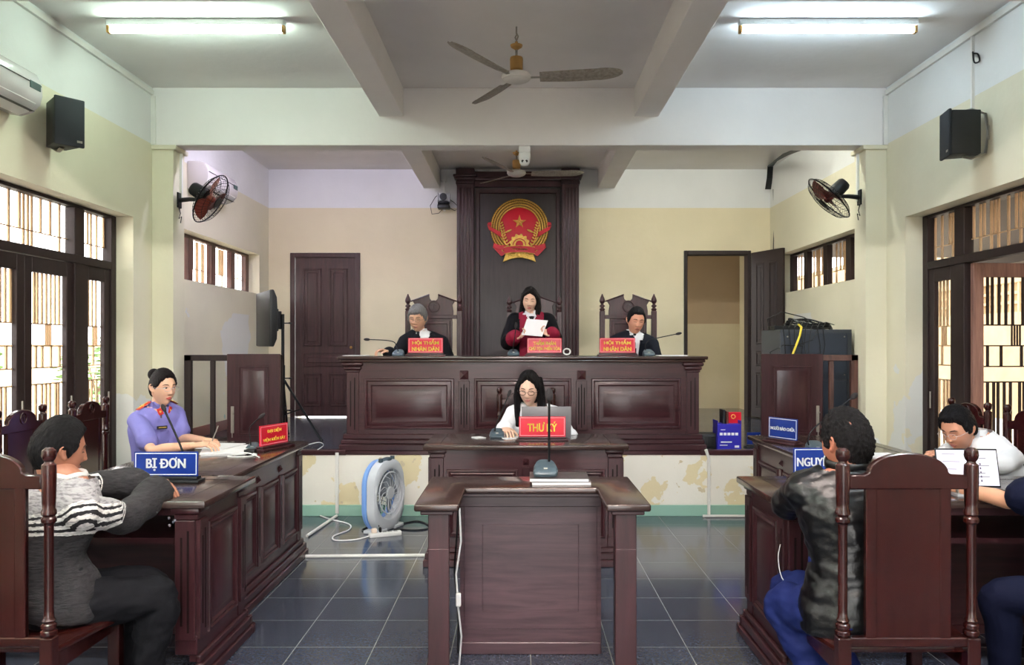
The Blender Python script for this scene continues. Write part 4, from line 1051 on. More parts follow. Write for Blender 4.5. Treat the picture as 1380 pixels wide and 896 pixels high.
cable('black_cable', 'black cable on the floor running behind the witness stand to the box fan', [fl(532, 711), fl(545, 705), fl(563, 702), fl(577, 707), fl(576, 712), fl(560, 714), fl(540, 713), fl(531, 713)], .006, M['black'])
def conduit(label, pts, r=.012):
    m = MB(); m.tube(pts, r, 8, flat=(1, 1)); return tag(obj('cable_conduit', m, M['conduit']), label, 'conduit')
xv = P(454, 0, 7.14).x
conduit('white conduit down the peeling platform wall left of the box fan', [(xv, 7.145, ZP-.01), (xv, 7.145, .03), ], .016)
conduit('white conduit on the floor running from the platform wall towards the left far desk', [(xv, 7.13, .012), fl(414, 722, .012)], .013)
conduit('white conduit across the floor between the left far desk and the witness stand', [fl(412, 749.5, .01), fl(585, 748, .01)], .012)
xv = P(955.5, 0, 7.14).x
conduit('white conduit down the peeling platform wall near the blue box', [(xv-.03, 7.13, ZP+.02), (xv, 7.145, ZP-.06), (xv, 7.145, .02)], .014)
conduit('white conduit lying along the foot of the platform wall on the right', [(xv-.06, 7.12, .012), (2.6, 7.12, .012)], .012)
for s, w_ in ((-1, 'left'), (1, 'right')):
    m = MB(); m.box(s*3.297-.013, s*3.297+.013, -4.5, 7.2, ZC-.075, ZC-.035, .002); tag(obj('cable_trunking', m, M['conduit']), 'white cable trunking along the top of the %s wall under the ceiling' % w_, 'trunking')
    m = MB(); m.box(s*3.29-.02, s*3.29+.02, 7.19, 7.215, 3.33, ZC-.08, .002); tag(obj('cable_trunking', m, M['conduit']), 'upright white trunking in the %s corner of the cross beam' % w_, 'trunking')
m = MB(); y = 4.9; m.box(-3.31, -3.295, y-.008, y+.008, 3.32, ZC-.075); tag(obj('cable_conduit', m, M['conduit']), 'thin white conduit up the left wall above the air conditioner', 'conduit')
y = F/(612.5/3.31); m = MB(); m.box(3.29, 3.31, y-.01, y+.01, 3.2, ZC-.075); tag(obj('cable_conduit', m, M['conduit']), 'white conduit up the right wall above the black speaker', 'conduit')
m = MB(); m.box(3.098, 3.125, 7.36, 7.38, 2.85, 3.3, .002); tag(obj('cable_conduit', m, M['conduit']), 'white conduit up the right column above the wall fan', 'conduit')
m = MB(); m.box(-3.125, -3.098, 7.36, 7.38, 2.85, 3.3, .002); tag(obj('cable_conduit', m, M['conduit']), 'white conduit up the left column above the wall fan', 'conduit')
cable('hook_wire', 'short black wire with a connector on the upper right wall', [P(1311, 70, 5.82), P(1313, 84, 5.75), P(1320, 82, 5.75), P(1318, 73, 5.75), P(1312, 72, 5.78)], .006, M['black'])
# black bundle in the right back corner
m = MB()
for k in range(4):
    dx = -k*.018
    pts = [P(1081, 201, 8.2)+V(dx, 0, 0), P(1062, 208, 8.9)+V(dx, 0, 0), P(1047, 216, 9.8)+V(dx, 0, -.01*k), P(1041, 224, 10.3)+V(dx, 0, 0), P(1040, 240, 10.4)+V(dx, 0, 0), P(1038-2*k, 255, 10.4)]
    m.tube(pts, .01, 6)
tag(obj('cable_bundle', m, M['black']), 'bundle of black cables under the ceiling in the right back corner', 'cable')
cable('wall_wire', 'thin black wire running down the back wall corner to the open door', [P(1042, 255, 10.45), P(1043, 300, 10.45), P(1042, 340, 10.4)], .005, M['black'])

# ------------------------------------------------------------------ name plates
def name_plate(label, loc, rz, w, h, face, border, lettm, lines, base_m=None, tilt=1):
    t = thing('name_plate', label, 'sign', loc, rz)
    bd = base_m or M['wood']
    m = MB(); m.box(-w/2-.02, w/2+.02, -.05, .05, 0, .015, .004, 2); m.box(-w/2-.005, w/2+.005, -.03, .03, .015, .03, .004, 2); obj('plate_base', m, bd, t)
    Mt = Matrix.Translation((0, 0, .03)) @ Matrix.Rotation(R(-tilt), 4, 'X')
    m = MB(); m.box(-w/2, w/2, -.004, .004, 0, h, .0015, M=Mt); o = obj('plate_face', m, face, t)
    m = MB(); e = .007
    for (a, b_, c, d) in ((-w/2+e, w/2-e, e, e+.0035), (-w/2+e, w/2-e, h-e-.0035, h-e), (-w/2+e, -w/2+e+.0035, e, h-e), (w/2-e-.0035, w/2-e, e, h-e)): m.box(a, b_, -.0052, -.004, c, d, M=Mt)
    obj('plate_border', m, border, o)
    n = len(lines)
    for i, (s, fw, fh) in enumerate(lines):
        zc_ = h*(.5 if n == 1 else (.7 if i == 0 else .29)); p = Mt @ Vector((0, -.0045, zc_))
        text('lettering', s, w*fw, h*fh, lettm, o, p, rot=(PI/2-R(tilt)*1, 0, 0), bold=.03)
    return t
Y1 = 7.36
def plate_px(px0, px1, yb, Y, zb):
    return Vector((P((px0+px1)/2, 0, Y).x, Y, zb)), (px1-px0)/F*Y
zb_ = ZP+.85
p, w = plate_px(550, 597, 0, Y1, zb_); name_plate('red HỘI THẨM NHÂN DÂN sign before the grey-haired judge', p, 0, w, .135, M['sign_red'], M['pink'], M['yellow'], [('HỘI THẨM', .76, .4), ('NHÂN DÂN', .78, .34)])
p, w = plate_px(808, 856, 0, Y1, zb_); name_plate('red HỘI THẨM NHÂN DÂN sign before the dark-haired judge', p, 0, w, .135, M['sign_red'], M['pink'], M['yellow'], [('HỘI THẨM', .76, .4), ('NHÂN DÂN', .78, .34)])
p, w = plate_px(710.5, 757, 0, Y1, zb_); name_plate('red two-line sign in front of the standing woman judge', p, 0, w, .135, M['sign_red'], M['pink'], M['yellow'], [('THẨM PHÁN', .66, .38), ('CHỦ TỌA PHIÊN TÒA', .9, .36)])
p, w = plate_px(699.5, 762.5, 0, 5.74, .84); p.y = 5.78; name_plate('red THƯ KÝ sign on the secretary\'s desk, in front of the grey laptop', p, 0, w, .145, M['sign_red'], M['pink'], M['yellow'], [('THƯ KÝ', .64, .5)])
name_plate('large blue BỊ ĐƠN sign on the left near desk', V((224-CX)*4.1/F, 4.1, .83), 0, .327, .125, M['sign_blue'], M['whitel'], M['whitel'], [('BỊ ĐƠN', .62, .56)], M['black'])
name_plate('large blue NGUYÊN ĐƠN sign on the right near desk', V(1.605, 4.18, .83), R(3), .36, .135, M['sign_blue'], M['whitel'], M['whitel'], [('NGUYÊN ĐƠN', .9, .42)], M['woodx'])
name_plate('red slanted two-line sign on the left far desk next to the microphone', V(-1.66, 5.42, .83), R(70), .3, .135, M['sign_red'], M['pink'], M['yellow'], [('ĐẠI DIỆN', .5, .24), ('VIỆN KIỂM SÁT', .8, .26)])
name_plate('small blue slanted sign on the right far desk', V(1.88, 5.72, .83), R(-62), .27, .15, M['sign_blue'], M['whitel'], M['whitel'], [('NGƯỜI BÀO CHỮA', .84, .2)])
name_plate('blue BỊ sign standing on the platform between the blue box and the right gate', V(P(1030, 0, 7.45).x, 7.44, ZP), 0, .33, .11, M['sign_blue'], M['sign_blue'], M['whitel'], [('BỊ HẠI', .5, .6)], M['black'])

# ------------------------------------------------------------------ microphones
def microphone(label, loc, rz, pts, base=True, r=.0045, foam=(.013, .03), bm_=None, sc=1):
    """pts are in the thing's own frame; the last one is the capsule"""
    t = thing('microphone', label, 'microphone', loc, rz)
    if base:
        m = MB(); k = sc
        sq = lambda wx, wy, zf: [V(wx*math.copysign(abs(math.cos(a))**.55, math.cos(a))*(1-.12*math.sin(a)), wy*math.copysign(abs(math.sin(a))**.55, math.sin(a)), zf(wy*math.sin(a)))*k for a in [2*PI*j/32 for j in range(32)]]
        m.loft([sq(.056, .06, lambda y: 0), sq(.06, .064, lambda y: .012), sq(.058, .062, lambda y: .034+y*.28), sq(.05, .054, lambda y: .046+y*.42), sq(.03, .034, lambda y: .05+y*.5)]); obj('mic_base', m, bm_ or M['grey'], t)
        m = MB(); m.box(-.009, .009, -.035*k, -.02*k, .034*k, .04*k); obj('mic_button', m, M['steel'], t)
    q = [Vector(p) for p in pts]; out = []
    for i in range(len(q)-1):
        a, b_, c_, d = q[max(i-1, 0)], q[i], q[i+1], q[min(i+2, len(q)-1)]
        for k in range(5):
            u = k/5; out.append(.5*((2*b_)+(c_-a)*u+(2*a-5*b_+4*c_-d)*u*u+(3*b_-a-3*c_+d)*u**3))
    out.append(q[-1])
    m = MB(); m.tube(out, r, 8); obj('gooseneck', m, M['blackm'], t)
    d = (out[-1]-out[-2]).normalized(); m = MB()
    m.ball((0, 0, 0), (foam[0], foam[0], foam[1]), 3); m.bm.transform(Matrix.Translation(out[-1]+d*foam[1]*.6) @ d.to_track_quat('Z', 'Y').to_matrix().to_4x4()); obj('mic_head', m, mat('foam', lin(44,40,42), .9, bump=.3, bscale=300), t)
    return t
def mic_px(label, bpx, Y, zb, pts, **kw):
    loc = Vector((P(bpx, 0, Y).x, Y, zb)); return microphone(label, loc, 0, [P(a, c, Y+(e[0] if e else 0))-loc for a, c, *e in pts], **kw)
mic_px('desk microphone with long neck bent to the left beside the grey-haired judge', 537, 7.4, zb_, [(537, 474), (534, 466), (531, 461), (520, 458.5), (497, 457.5)], sc=.9, r=.004)
mic_px('desk microphone in front of the woman judge, reaching up to her right hand', 692, 7.4, zb_, [(691, 474), (692, 465), (694, 452), (695, 441)], sc=.9, r=.004)
mic_px('desk microphone with long neck bent to the right beside the dark-haired judge', 874, 7.4, zb_, [(870, 472), (870, 464), (876, 458), (888, 455), (912, 450)], sc=.9, r=.004)
mic_px('desk microphone left of the secretary on the middle desk', 670, 6.0, .84, [(667, 586), (668, 574), (676, 555), (685, 533)], sc=.95)
mic_px('tall microphone standing on magazines on the witness stand', 735, 3.92, .895, [(740, 622), (740, 600), (740, 560), (740, 538)], sc=1.0, r=.006, foam=(.02, .034))
mic_px('chrome-necked microphone beside the papers on the left far desk', 341, 5.35, .83, [(338, 600), (337, 590), (336, 578), (342, 570), (350, 563)], sc=.7, r=.0045)
mic_px('black microphone rising behind the blue BỊ ĐƠN sign', 246, 4.35, .83, [(247, 612), (243, 600), (233, 577), (222, 553)], sc=.9, r=.006, foam=(.012, .024))
mic_px('microphone on the right far desk, partly behind the head of the leather-jacketed man', 1100, 5.2, .83, [(1090, 600), (1089, 592), (1094, 580), (1110, 566), (1148, 536)], sc=1.1, r=.005, foam=(.018, .03))

m = MB()
for k in range(3): m.tube([(.035*math.cos(2*PI*i/20)*(1-.1*k), .006*k, .04+.03*math.sin(2*PI*i/20)*(1-.12*k)) for i in range(20)], .0035, 6, closed=True)
o = tag(obj('cable_coil', m, M['white']), 'small coil of pale cable beside the sign of the standing woman judge', 'cable'); o.location = (P(764, 0, 7.36).x, 7.36, zb_)
# ------------------------------------------------------------------ papers, laptops, small things
def sheet_stack(name, label, cat, loc, rz, w, d, n, m_=None, h=.0016):
    rnd = random.Random(len(label)); m = MB()
    for k in range(n):
        m.box(-w/2, w/2, -d/2, d/2, k*h, (k+1)*h-.0003, M=Matrix.Translation((rnd.uniform(-.006, .006), rnd.uniform(-.006, .006), 0)) @ Matrix.Rotation(R(rnd.uniform(-3, 3)), 4, 'Z'))
    o = tag(obj(name, m, m_ or M['paper']), label, cat); o.location = loc; o.rotation_euler = (0, 0, rz); return o
for k, (dx, rot, col) in enumerate(((0, 1, (84,74,74)), (-.008, -1, (64,58,60)))):
    t = thing('magazine', ('thick closed magazine lying at the bottom of the pile under the witness stand microphone', 'dark-covered magazine on top of the pile under the witness stand microphone')[k], 'magazine', (P(755, 0, 3.93).x+dx, 3.93, .86+k*.0165), R(rot))
    m = MB(); m.box(-.14, .14, -.1, .1, .0015, .0145); obj('pages', m, M['paper'], t)
    m = MB(); m.box(-.142, .142, -.102, .102, .0145, .016); m.box(-.142, .142, -.102, .102, 0, .0015); o = obj('cover', m, mat('magazine_cover', lin(*col), .3, var=.5, vscale=12), t)
def laptop(label, loc, rz, w, d, hh, ang, lid, screen=False):
    t = thing('laptop', label, 'laptop', loc, rz)
    m = MB(); m.box(-w/2, w/2, -d, 0, 0, .016, .004, 2); obj('keyboard_base', m, lid, t)
    m = MB()
    for r_ in range(5):
        for c_ in range(13): m.box(-w/2+.02+c_*(w-.04)/13, -w/2+.02+(c_+.85)*(w-.04)/13, -.03-r_*.018-.014, -.03-r_*.018, .016, .0175)
    obj('keys', m, M['black'], t)
    Ml = Matrix.Translation((0, 0, .012)) @ Matrix.Rotation(R(-ang), 4, 'X')
    m = MB(); m.box(-w/2, w/2, 0, .008, 0, hh, .003, 2, M=Ml); o = obj('screen_lid', m, lid if not screen else M['blackm'], t)
    m = MB(); m.box(-w/2+.006, w/2-.006, -.001, 0, .012, hh-.008, M=Ml)
    if screen:
        s2 = obj('display', m, mat('lit_display', lin(200,196,216), .3, emit=(.86, .84, .95), estr=.16), o)
        m = MB(); rnd = random.Random(3)
        for k in range(9):
            z = hh-.03-k*.018; L = rnd.uniform(.05, .1); x = rnd.choice((-w/2+.03, .02)); m.box(x, x+L, -.0016, -.001, z, z+.003, M=Ml)
        for k in range(5): m.box(.055, .062, -.0016, -.001, .03+k*.02, .04+k*.02, M=Ml)
        m.box(.005, .045, -.0016, -.001, .02, .1, M=Ml)
        obj('display_marks', m, mat('screen_ink', lin(90,80,100), .6), o)
    else: obj('display', m, M['black'], o)
    return t
laptop('grey laptop open on the secretary\'s desk behind the red THƯ KÝ sign', (P(736, 0, 5.95).x, 5.92, .84), PI, .365, .24, .23, 8, mat('silver_lid', lin(128,126,130), .35, .3))
laptop('open laptop with lit white screen on the right near desk', (2.17, 3.86, .83), R(-5), .29, .2, .19, 14, mat('laptop_grey', lin(150,148,150), .35, .4), True)
sheet_stack('paper_stack', 'thick sheaf of white papers in front of the woman in lavender uniform', 'papers', (-1.93, 5.28, .83), R(20), .3, .42, 10)
sheet_stack('paper_sheet', 'single printed page on top of the sheaf under the writing hand', 'papers', (-2.02, 5.42, .847), R(-10), .21, .3, 2)
sheet_stack('paper_sheet', 'white sheet under the secretary\'s right hand', 'papers', (P(695, 0, 5.98).x, 5.98, .84), R(14), .21, .2, 2)
sheet_stack('paper_sheet', 'folded white slip on the left corner of the secretary\'s desk', 'papers', (P(645, 0, 5.98).x, 5.96, .84), R(30), .07, .1, 4)
sheet_stack('paper_stack', 'papers with a blue pen on the right far desk beyond the leather-jacketed man\'s head', 'papers', (2.28, 4.98, .83), R(10), .22, .3, 7)
sheet_stack('paper_sheet', 'papers under the arm of the man in the knitted sweater', 'papers', (-2.0, 4.0, .83), R(24), .3, .21, 3)
sheet_stack('paper_sheet', 'paper lying on the judges\' bench at the right end', 'papers', (P(905, 0, 7.45).x, 7.45, zb_), R(3), .26, .2, 5)
sheet_stack('paper_sheet', 'paper on the right near desk beside the laptop', 'papers', (1.95, 3.9, .83), R(14), .16, .2, 2)
sheet_stack('paper_stack', 'flat papers on the left end of the judges\' bench', 'papers', (P(480, 0, 7.6).x, 7.6, zb_), 0, .22, .2, 3)
m = MB(); m.cyl((0, 0, 0), (.13, .02, 0), .005, n=8); o = tag(obj('pen', m, mat('blue_pen', lin(40,60,150), .3)), 'blue pen beside the papers on the right far desk', 'pen'); o.location = (2.2, 4.82, .836)
cable('white_wire', 'white charging cable coiled on the left far desk', [(-1.8, 5.05, .836), (-1.72, 5.12, .84), (-1.66, 5.06, .836), (-1.72, 4.98, .836), (-1.82, 5.0, .836), (-1.74, 5.1, .845), (-1.62, 4.98, .836), (-1.6, 4.92, .84)], .004, M['white'])
m = MB(); m.box(-.03, .03, -.03, .03, 0, .035, .005, 2); m.box(-.045, -.03, -.01, .01, .01, .03, .003); o = tag(obj('charger', m, M['black']), 'small black charger on the left far desk below the microphone', 'charger'); o.location = (-1.72, 5.14, .83)
cable('black_wire', 'thin cable hanging down inside the left side of the witness stand', [(-.27, 3.55, .8), (-.285, 3.6, .62), (-.3, 3.7, .48), (-.285, 3.72, .3), (-.29, 3.78, .08)], .004, M['black'])
m = MB(); m.tube([(-.265, 3.54, .81), (-.26, 3.56, .66), (-.285, 3.6, .5), (-.275, 3.6, .35), (-.265, 3.66, .2), (-.28, 3.72, .04)], .0045, 6); m.box(-.285, -.262, 3.58, 3.6, .36, .42, .004); tag(obj('white_wire', m, M['white']), 'white cable with an inline plug hanging inside the left side of the witness stand', 'cable')
m = MB()
for k in range(14):
    a = random.random()*6.28; m.ball((.02*math.cos(a), .02*math.sin(a), random.uniform(-.05, .05)), .007, 1)
o = tag(obj('glass_trinket', m, mat('silver_beads', lin(190,190,205), .15, .7)), 'small silver beaded ornament hanging under the left near desk edge', 'ornament'); o.location = (P(234, 0, 3.62).x, 3.62, P(0, 694, 3.62).z)
cable('earphone_wire', 'thin pale wire hanging behind the man in leather jacket', [(1.14+.0, 3.5, .66), (1.13, 3.5, .6), (1.14, 3.48, .52), (1.18, 3.45, .47)], .002, M['white'])
cable('white_wire', 'white cable looping on the floor at the left end of the platform edge', [P(395, 605, 6.2), P(412, 600, 6.4), P(430, 596, 6.8), P(436, 600, 7.1), P(428, 606, 7.16)], .004, M['white'])
# ------------------------------------------------------------------ people
def mesh_from(bm, name='m'):
    me = bpy.data.meshes.new(name); bm.to_mesh(me); bm.free(); return me
def fuse(mb, voxel, smooth=3, fac=.6):
    """one continuous skin around overlapping shapes"""
    me = mesh_from(mb.bm); o = bpy.data.objects.new('tmp', me); C.objects.link(o)
    m = o.modifiers.new('r', 'REMESH'); m.mode = 'VOXEL'; m.voxel_size = voxel
    s = o.modifiers.new('s', 'SMOOTH'); s.factor = fac; s.iterations = smooth
    bpy.context.view_layer.update()
    dg = bpy.context.evaluated_depsgraph_get(); out = bpy.data.meshes.new_from_object(o.evaluated_get(dg))
    bpy.data.objects.remove(o); bpy.data.meshes.remove(me)
    bm = bmesh.new(); bm.from_mesh(out); bpy.data.meshes.remove(out)
    return bm
def wrinkle(bm, amt, sc, seed=0, aniso=(1, 1, 1)):
    bm.normal_update()
    for v in bm.verts:
        p = Vector((v.co.x*sc*aniso[0]+seed, v.co.y*sc*aniso[1], v.co.z*sc*aniso[2]))
        n = noise.noise(p) + .5*noise.noise(p*2.1)
        v.co += v.normal*(amt*n)
def smoothpts(q, k=4):
    q = [Vector(p) for p in q]; out = []
    for i in range(len(q)-1):
        a, b_, c_, d = q[max(i-1, 0)], q[i], q[i+1], q[min(i+2, len(q)-1)]
        for j in range(k):
            u = j/k; out.append(.5*((2*b_)+(c_-a)*u+(2*a-5*b_+4*c_-d)*u*u+(3*b_-a-3*c_+d)*u**3))
    out.append(q[-1]); return out

# ---- head, in its own frame: face looks to -y, origin in the middle of the skull, chin at -.125, crown at +.125
def head_fn(jaw=1.0, wide=1.0, nose=1.0):
    def fn(d):
        x, y, z = d.x, d.y, d.z
        a, b_, c_ = .076*wide, .096, .125
        if z < 0:
            t_ = -z; a *= 1-.30*jaw*t_**1.6; b_ *= (1-.12*t_) if y < 0 else (1-.5*t_**1.5)
        else:
            a *= 1+.02*z
        px, py, pz = x*a, y*b_, z*c_
        if y < 0:
            py *= 1-.06*abs(y)**3
            f_ = max(0, -y)
            def g(cx, cz, sx, sz): return math.exp(-((px-cx)/sx)**2-((pz-cz)/sz)**2)
            # brow, sockets, nose, lips, chin, cheeks
            dy = 0
            dy += .004*math.exp(-((pz-.03)/.012)**2)*math.exp(-(px/.05)**2)
            dy -= .0085*(g(.031, .008, .017, .012)+g(-.031, .008, .017, .012))
            if -.045 < pz < .03:
                t_ = (.03-pz)/.062; rid = max(0, min(1, t_)); fall = 1 if pz > -.031 else max(0, 1-(-.031-pz)/.012)
                dy += nose*.023*rid**1.1*fall*math.exp(-(px/(.0075+.007*rid))**2)
            dy += nose*.006*(g(.012, -.03, .007, .008)+g(-.012, -.03, .007, .008))
            dy += .007*g(0, -.058, .02, .006) + .0065*g(0, -.069, .017, .006) - .003*g(0, -.0635, .025, .0025)
            dy -= .004*g(0, -.082, .02, .007)
            dy += .009*g(0, -.103, .02, .015)
            dy += .003*(g(.042, -.03, .018, .02)+g(-.042, -.03, .018, .02))
            py -= dy*min(1, f_*1.6)
        return Vector((px, py, pz))
    return fn
def head_bm(jaw, wide, nose, neck=True):
    m = MB(); m.ball((0, 0, 0), 1, 6, fn=head_fn(jaw, wide, nose))
    for s in (-1, 1):
        pts = [Vector((s*.0765*wide+s*dx, .008+dy, z)) for dx, dy, z in ((0, -.006, -.02), (.006, .004, -.016), (.011, .014, 0), (.013, .016, .016), (.01, .008, .027), (.004, -.004, .024), (.002, -.008, .01))]
        m.tube(smoothpts(pts, 3), .005, 6, closed=False)
        m.ball((s*.077*wide, .012, .002), (.005, .014, .024), 2); m.ball((s*.079*wide, .0, -.02), (.006, .008, .009), 2)
    return m

def axes(fwd, up):
    f = Vector(fwd).normalized(); u = Vector(up); x = f.cross(u).normalized(); u = x.cross(f).normalized()
    # columns: +x is the person's left when looking along -y frame: local -y -> fwd, local z -> up
    return Matrix((x*-1, f*-1, u)).transposed().to_4x4()

def torso_rings(p, sp, r, f0, prof, n=28, e=2.3):
    pass

def build_person(name_label, J, opt):
    """J holds joints in place coordinates; clothing follows the same bones"""
    root_z = opt.get('floor', 0)
    pel = Vector(J['pelvis']); base = Vector((pel.x, pel.y, root_z)); J = dict(J); J['neck'] = Vector(J['neck'])+V(0, 0, opt.get('nu', .016)); J['head'] = Vector(J['head'])+V(0, 0, -opt.get('hd', .012))
    t = thing('person', name_label, 'person', base)
    k = opt.get('k', 1.0); fat = opt.get('fat', 1.0)
    L = {a: (Vector(b_) - base) for a, b_ in J.items() if a not in ('face', 'up', 'front', 'hands')}
    front = Vector(J['front']).normalized()
    pelv, neck = L['pelvis'], L['neck']
    sl, sr = L['shoulder_l'], L['shoulder_r']
    right = (sr-sl).normalized()
    waist = pelv.lerp(neck, .36) - front*opt.get('slouch', .0); chest = pelv.lerp(neck, .7) + front*-.01
    hr = (right - Vector((0, 0, right.z))).normalized()
    def torso(m, o, z0=-.08, top=True, flare=0):
        pts = [pelv+V(0, 0, z0), pelv, waist, chest, (sl+sr)/2*.5+neck*.5-V(0, 0, .03), neck-V(0, 0, -.0)]
        w = [.15, .165, .148, .178, .15*opt.get('shw', 1), .062]; d = [.10, .118, .105, .118, .088, .06]
        w = [a*k*fat for a in w[:-1]]+[w[-1]*k]; d = [a*k*fat for a in d[:-1]]+[d[-1]*k]
        w = [a+o for a in w]; d = [a+o for a in d]; w[0] += flare; d[0] += flare; w[1] += flare*.6; d[1] += flare*.6
        if not top: pts, w, d = pts[:3], w[:3], d[:3]
        # resample
        P_ = smoothpts(pts, 5); W_ = smoothpts([V(a, b_, 0) for a, b_ in zip(w, d)], 5); rings = []
        for i, p in enumerate(P_):
            tg = (P_[min(i+1, len(P_)-1)]-P_[max(i-1, 0)]).normalized()
            r_ = (hr*(1-i/len(P_))+right*(i/len(P_))); r_ = (r_-tg*r_.dot(tg)).normalized(); f_ = tg.cross(r_).normalized()
            rings.append([p + r_*W_[i].x*math.copysign(abs(math.cos(a))**.85, math.cos(a)) + f_*W_[i].y*math.copysign(abs(math.sin(a))**.9, math.sin(a)) for a in [2*PI*j/28 for j in range(28)]])
        m.loft(rings)
        if top:
            for s_ in (sl, sr):
                m.tube([chest.lerp(s_, .35)+V(0, 0, .05), s_+V(0, 0, -.01)], [(.07+o)*k, (.048+o)*k], 14); m.ball(s_+V(0, 0, -.006), (.046*k*fat+o), 3)
                m.tube([neck+V(0, 0, -.02), neck.lerp(s_, .3)+V(0, 0, -.012), neck.lerp(s_, .65)+V(0, 0, -.004), s_+V(0, 0, .0)], [(.05)*k+o, (.05)*k+o, (.046)*k+o, (.043)*k+o], 12)
    def limb(m, pts, rad, o, n=14):
        pts = [Vector(p) for p in pts]
        q = smoothpts(pts, 6); rr = smoothpts([V(a, 0, 0) for a in rad], 6)
        m.tube(q, [a.x*k+o for a in rr], n); m.ball(q[0], rad[0]*k+o, 3); m.ball(q[-1], rad[-1]*k+o, 2)
    def arm(m, s, o, u0=0, u1=1, flare=0):
        S, E, W2 = L['shoulder_'+s], L['elbow_'+s], L['wrist_'+s]
        full = [S, S.lerp(E, .5), E, E.lerp(W2, .35), W2]; rad = [.045*fat, .043*fat, .037, .038, .026]
        if u1 >= 1: limb(m, full, [a+flare for a in rad], o)
        elif u1 > .5:
            E2 = E.lerp(W2, (u1-.5)*2); limb(m, [S, S.lerp(E, .5), E, E2], [rad[0], rad[1], rad[2]+.004, rad[3]+flare], o)
        else:
            E2 = S.lerp(E, u1*2); limb(m, [S, S.lerp(E2, .5), E2], [rad[0], rad[1]+flare*.5, rad[1]+flare], o)
    def leg(m, s, o, u1=1):
        H, K, A = L['hip_'+s], L['knee_'+s], L['ankle_'+s]
        if u1 < 1: A = K.lerp(A, u1)
        limb(m, [H, H.lerp(K, .5), K, K.lerp(A, .35), A], [.088*fat, .078*fat, .056, .055, .04], o, 16)
    # body
    vox = opt.get('voxel', .007)
    m = MB(); torso(m, -.004)
    for s in 'lr': arm(m, s, -.002); leg(m, s, -.004)
    hc = L['head']; hs = opt.get('hs', 1.0)
    Hm = Matrix.Translation(hc) @ axes(J['face'], J.get('up', (0, 0, 1))) @ Matrix.Scale(hs, 4)
    Hi = Hm.inverted()
    nb = Hm @ Vector((0, .018, -.07)); limb(m, [neck-V(0, 0, .03), neck.lerp(nb, .5), nb], [.06, .052, .055], 0)
    for s in 'lr':
        A = L['ankle_'+s]; d = (front - V(0, 0, front.z)).normalized(); m.tube([A-d*.04+V(0, 0, -.05), A+d*.06+V(0, 0, -.055), A+d*.16+V(0, 0, -.065)], [.035, .04, .025], 10)
    body = fuse(m, vox, 3)
    hm = head_bm(opt.get('jaw', 1), opt.get('wide', 1), opt.get('nose', 1)); 
    hb = fuse(hm, .0045, 1, .5)
    hb.normal_update(); bvh = BVHTree.FromBMesh(hb)
    hb.transform(Hm); me = mesh_from(hb); body.from_mesh(me); bpy.data.meshes.remove(me)
    # hands
    hmb = MB()
    for s in 'lr':
        hd = J.get('hands', {}).get(s)
        if hd is None: continue
        hand(hmb, L['wrist_'+s], hd['dir'], hd['palm'], s, hd.get('curl', .5), hs*hd.get('sc', 1), hd.get('spread', .04))
    me = mesh_from(hmb.bm); body.from_mesh(me); bpy.data.meshes.remove(me)
    skin = mat('skin', opt.get('skin', lin(206,160,130)), .5, bump=.08, bscale=60, var=.06, vscale=9)
    skin.node_tree.nodes['Principled BSDF'].inputs['Subsurface Weight'].default_value = .06
    skin.node_tree.nodes['Principled BSDF'].inputs['Subsurface Radius'].default_value = (.02, .008, .004)
    bo = obj('body', body, skin, t, 60)
    # face
    def surf(x, z, off=0):
        h = bvh.ray_cast(Vector((x, -.3, z)), Vector((0, 1, 0)))
        return Vector((x, (h[0].y if h[0] else -.09)-off, z))
    if opt.get('face', True):
        dark = mat('brow_hair', opt.get('browc', lin(34,28,28)), .8)
        m = MB()
        for s in (-1, 1):
            m.tube([Hm @ surf(s*x, z, .001) for x, z in ((.014, .027), (.024, .0305), (.036, .031), (.048, .026))], [.0018*hs, .0032*hs, .003*hs, .0014*hs], 6, flat=(1, 1))
        obj('eyebrows', m, dark, t)
        if opt.get('eyes', 'down') == 'open':
            m = MB()
            for s in (-1, 1): m.ball(Hm @ surf(s*.031, .007, -.006), (.0125*hs, .0085*hs, .0065*hs), 3, M=Hm.to_3x3().to_4x4().normalized())
            obj('eyeballs', m, mat('eye_white', lin(225,215,210), .3), t)
            m = MB()
            for s in (-1, 1): m.ball(Hm @ surf(s*.031+opt.get('look', 0), .0075, .0015), (.0048*hs,)*3, 2)
            obj('irises', m, mat('iris', lin(28,18,16), .2), t)
        m = MB()
        zz = .011 if opt.get('eyes') == 'open' else .004
        for s in (-1, 1): m.tube([Hm @ surf(s*x, z, .0012) for x, z in ((.017, zz-.004), (.024, zz), (.032, zz+.0018 if opt.get('eyes') == 'open' else zz-.001), (.04, zz), (.046, zz-.003))], [.0008*hs, .0017*hs, .002*hs, .0017*hs, .0008*hs], 5)
        obj('eyelashes', m, mat('lash', lin(26,20,20), .7), t)
        m = MB(); lw = .021
        m.tube([Hm @ surf(x*lw, z, .0005) for x, z in ((-1, -.0635), (-.5, -.0595), (-.15, -.058), (0, -.059), (.15, -.058), (.5, -.0595), (1, -.0635))], [.001*hs, .003*hs, .0042*hs, .004*hs, .0042*hs, .003*hs, .001*hs], 6)
        m.tube([Hm @ surf(x*lw, z, .0) for x, z in ((-.95, -.0645), (-.5, -.068), (0, -.0695), (.5, -.068), (.95, -.0645))], [.001*hs, .0035*hs, .0048*hs, .0035*hs, .001*hs], 6)
        obj('lips', m, mat('lips', opt.get('lip', lin(172,96,88)), .4), t)
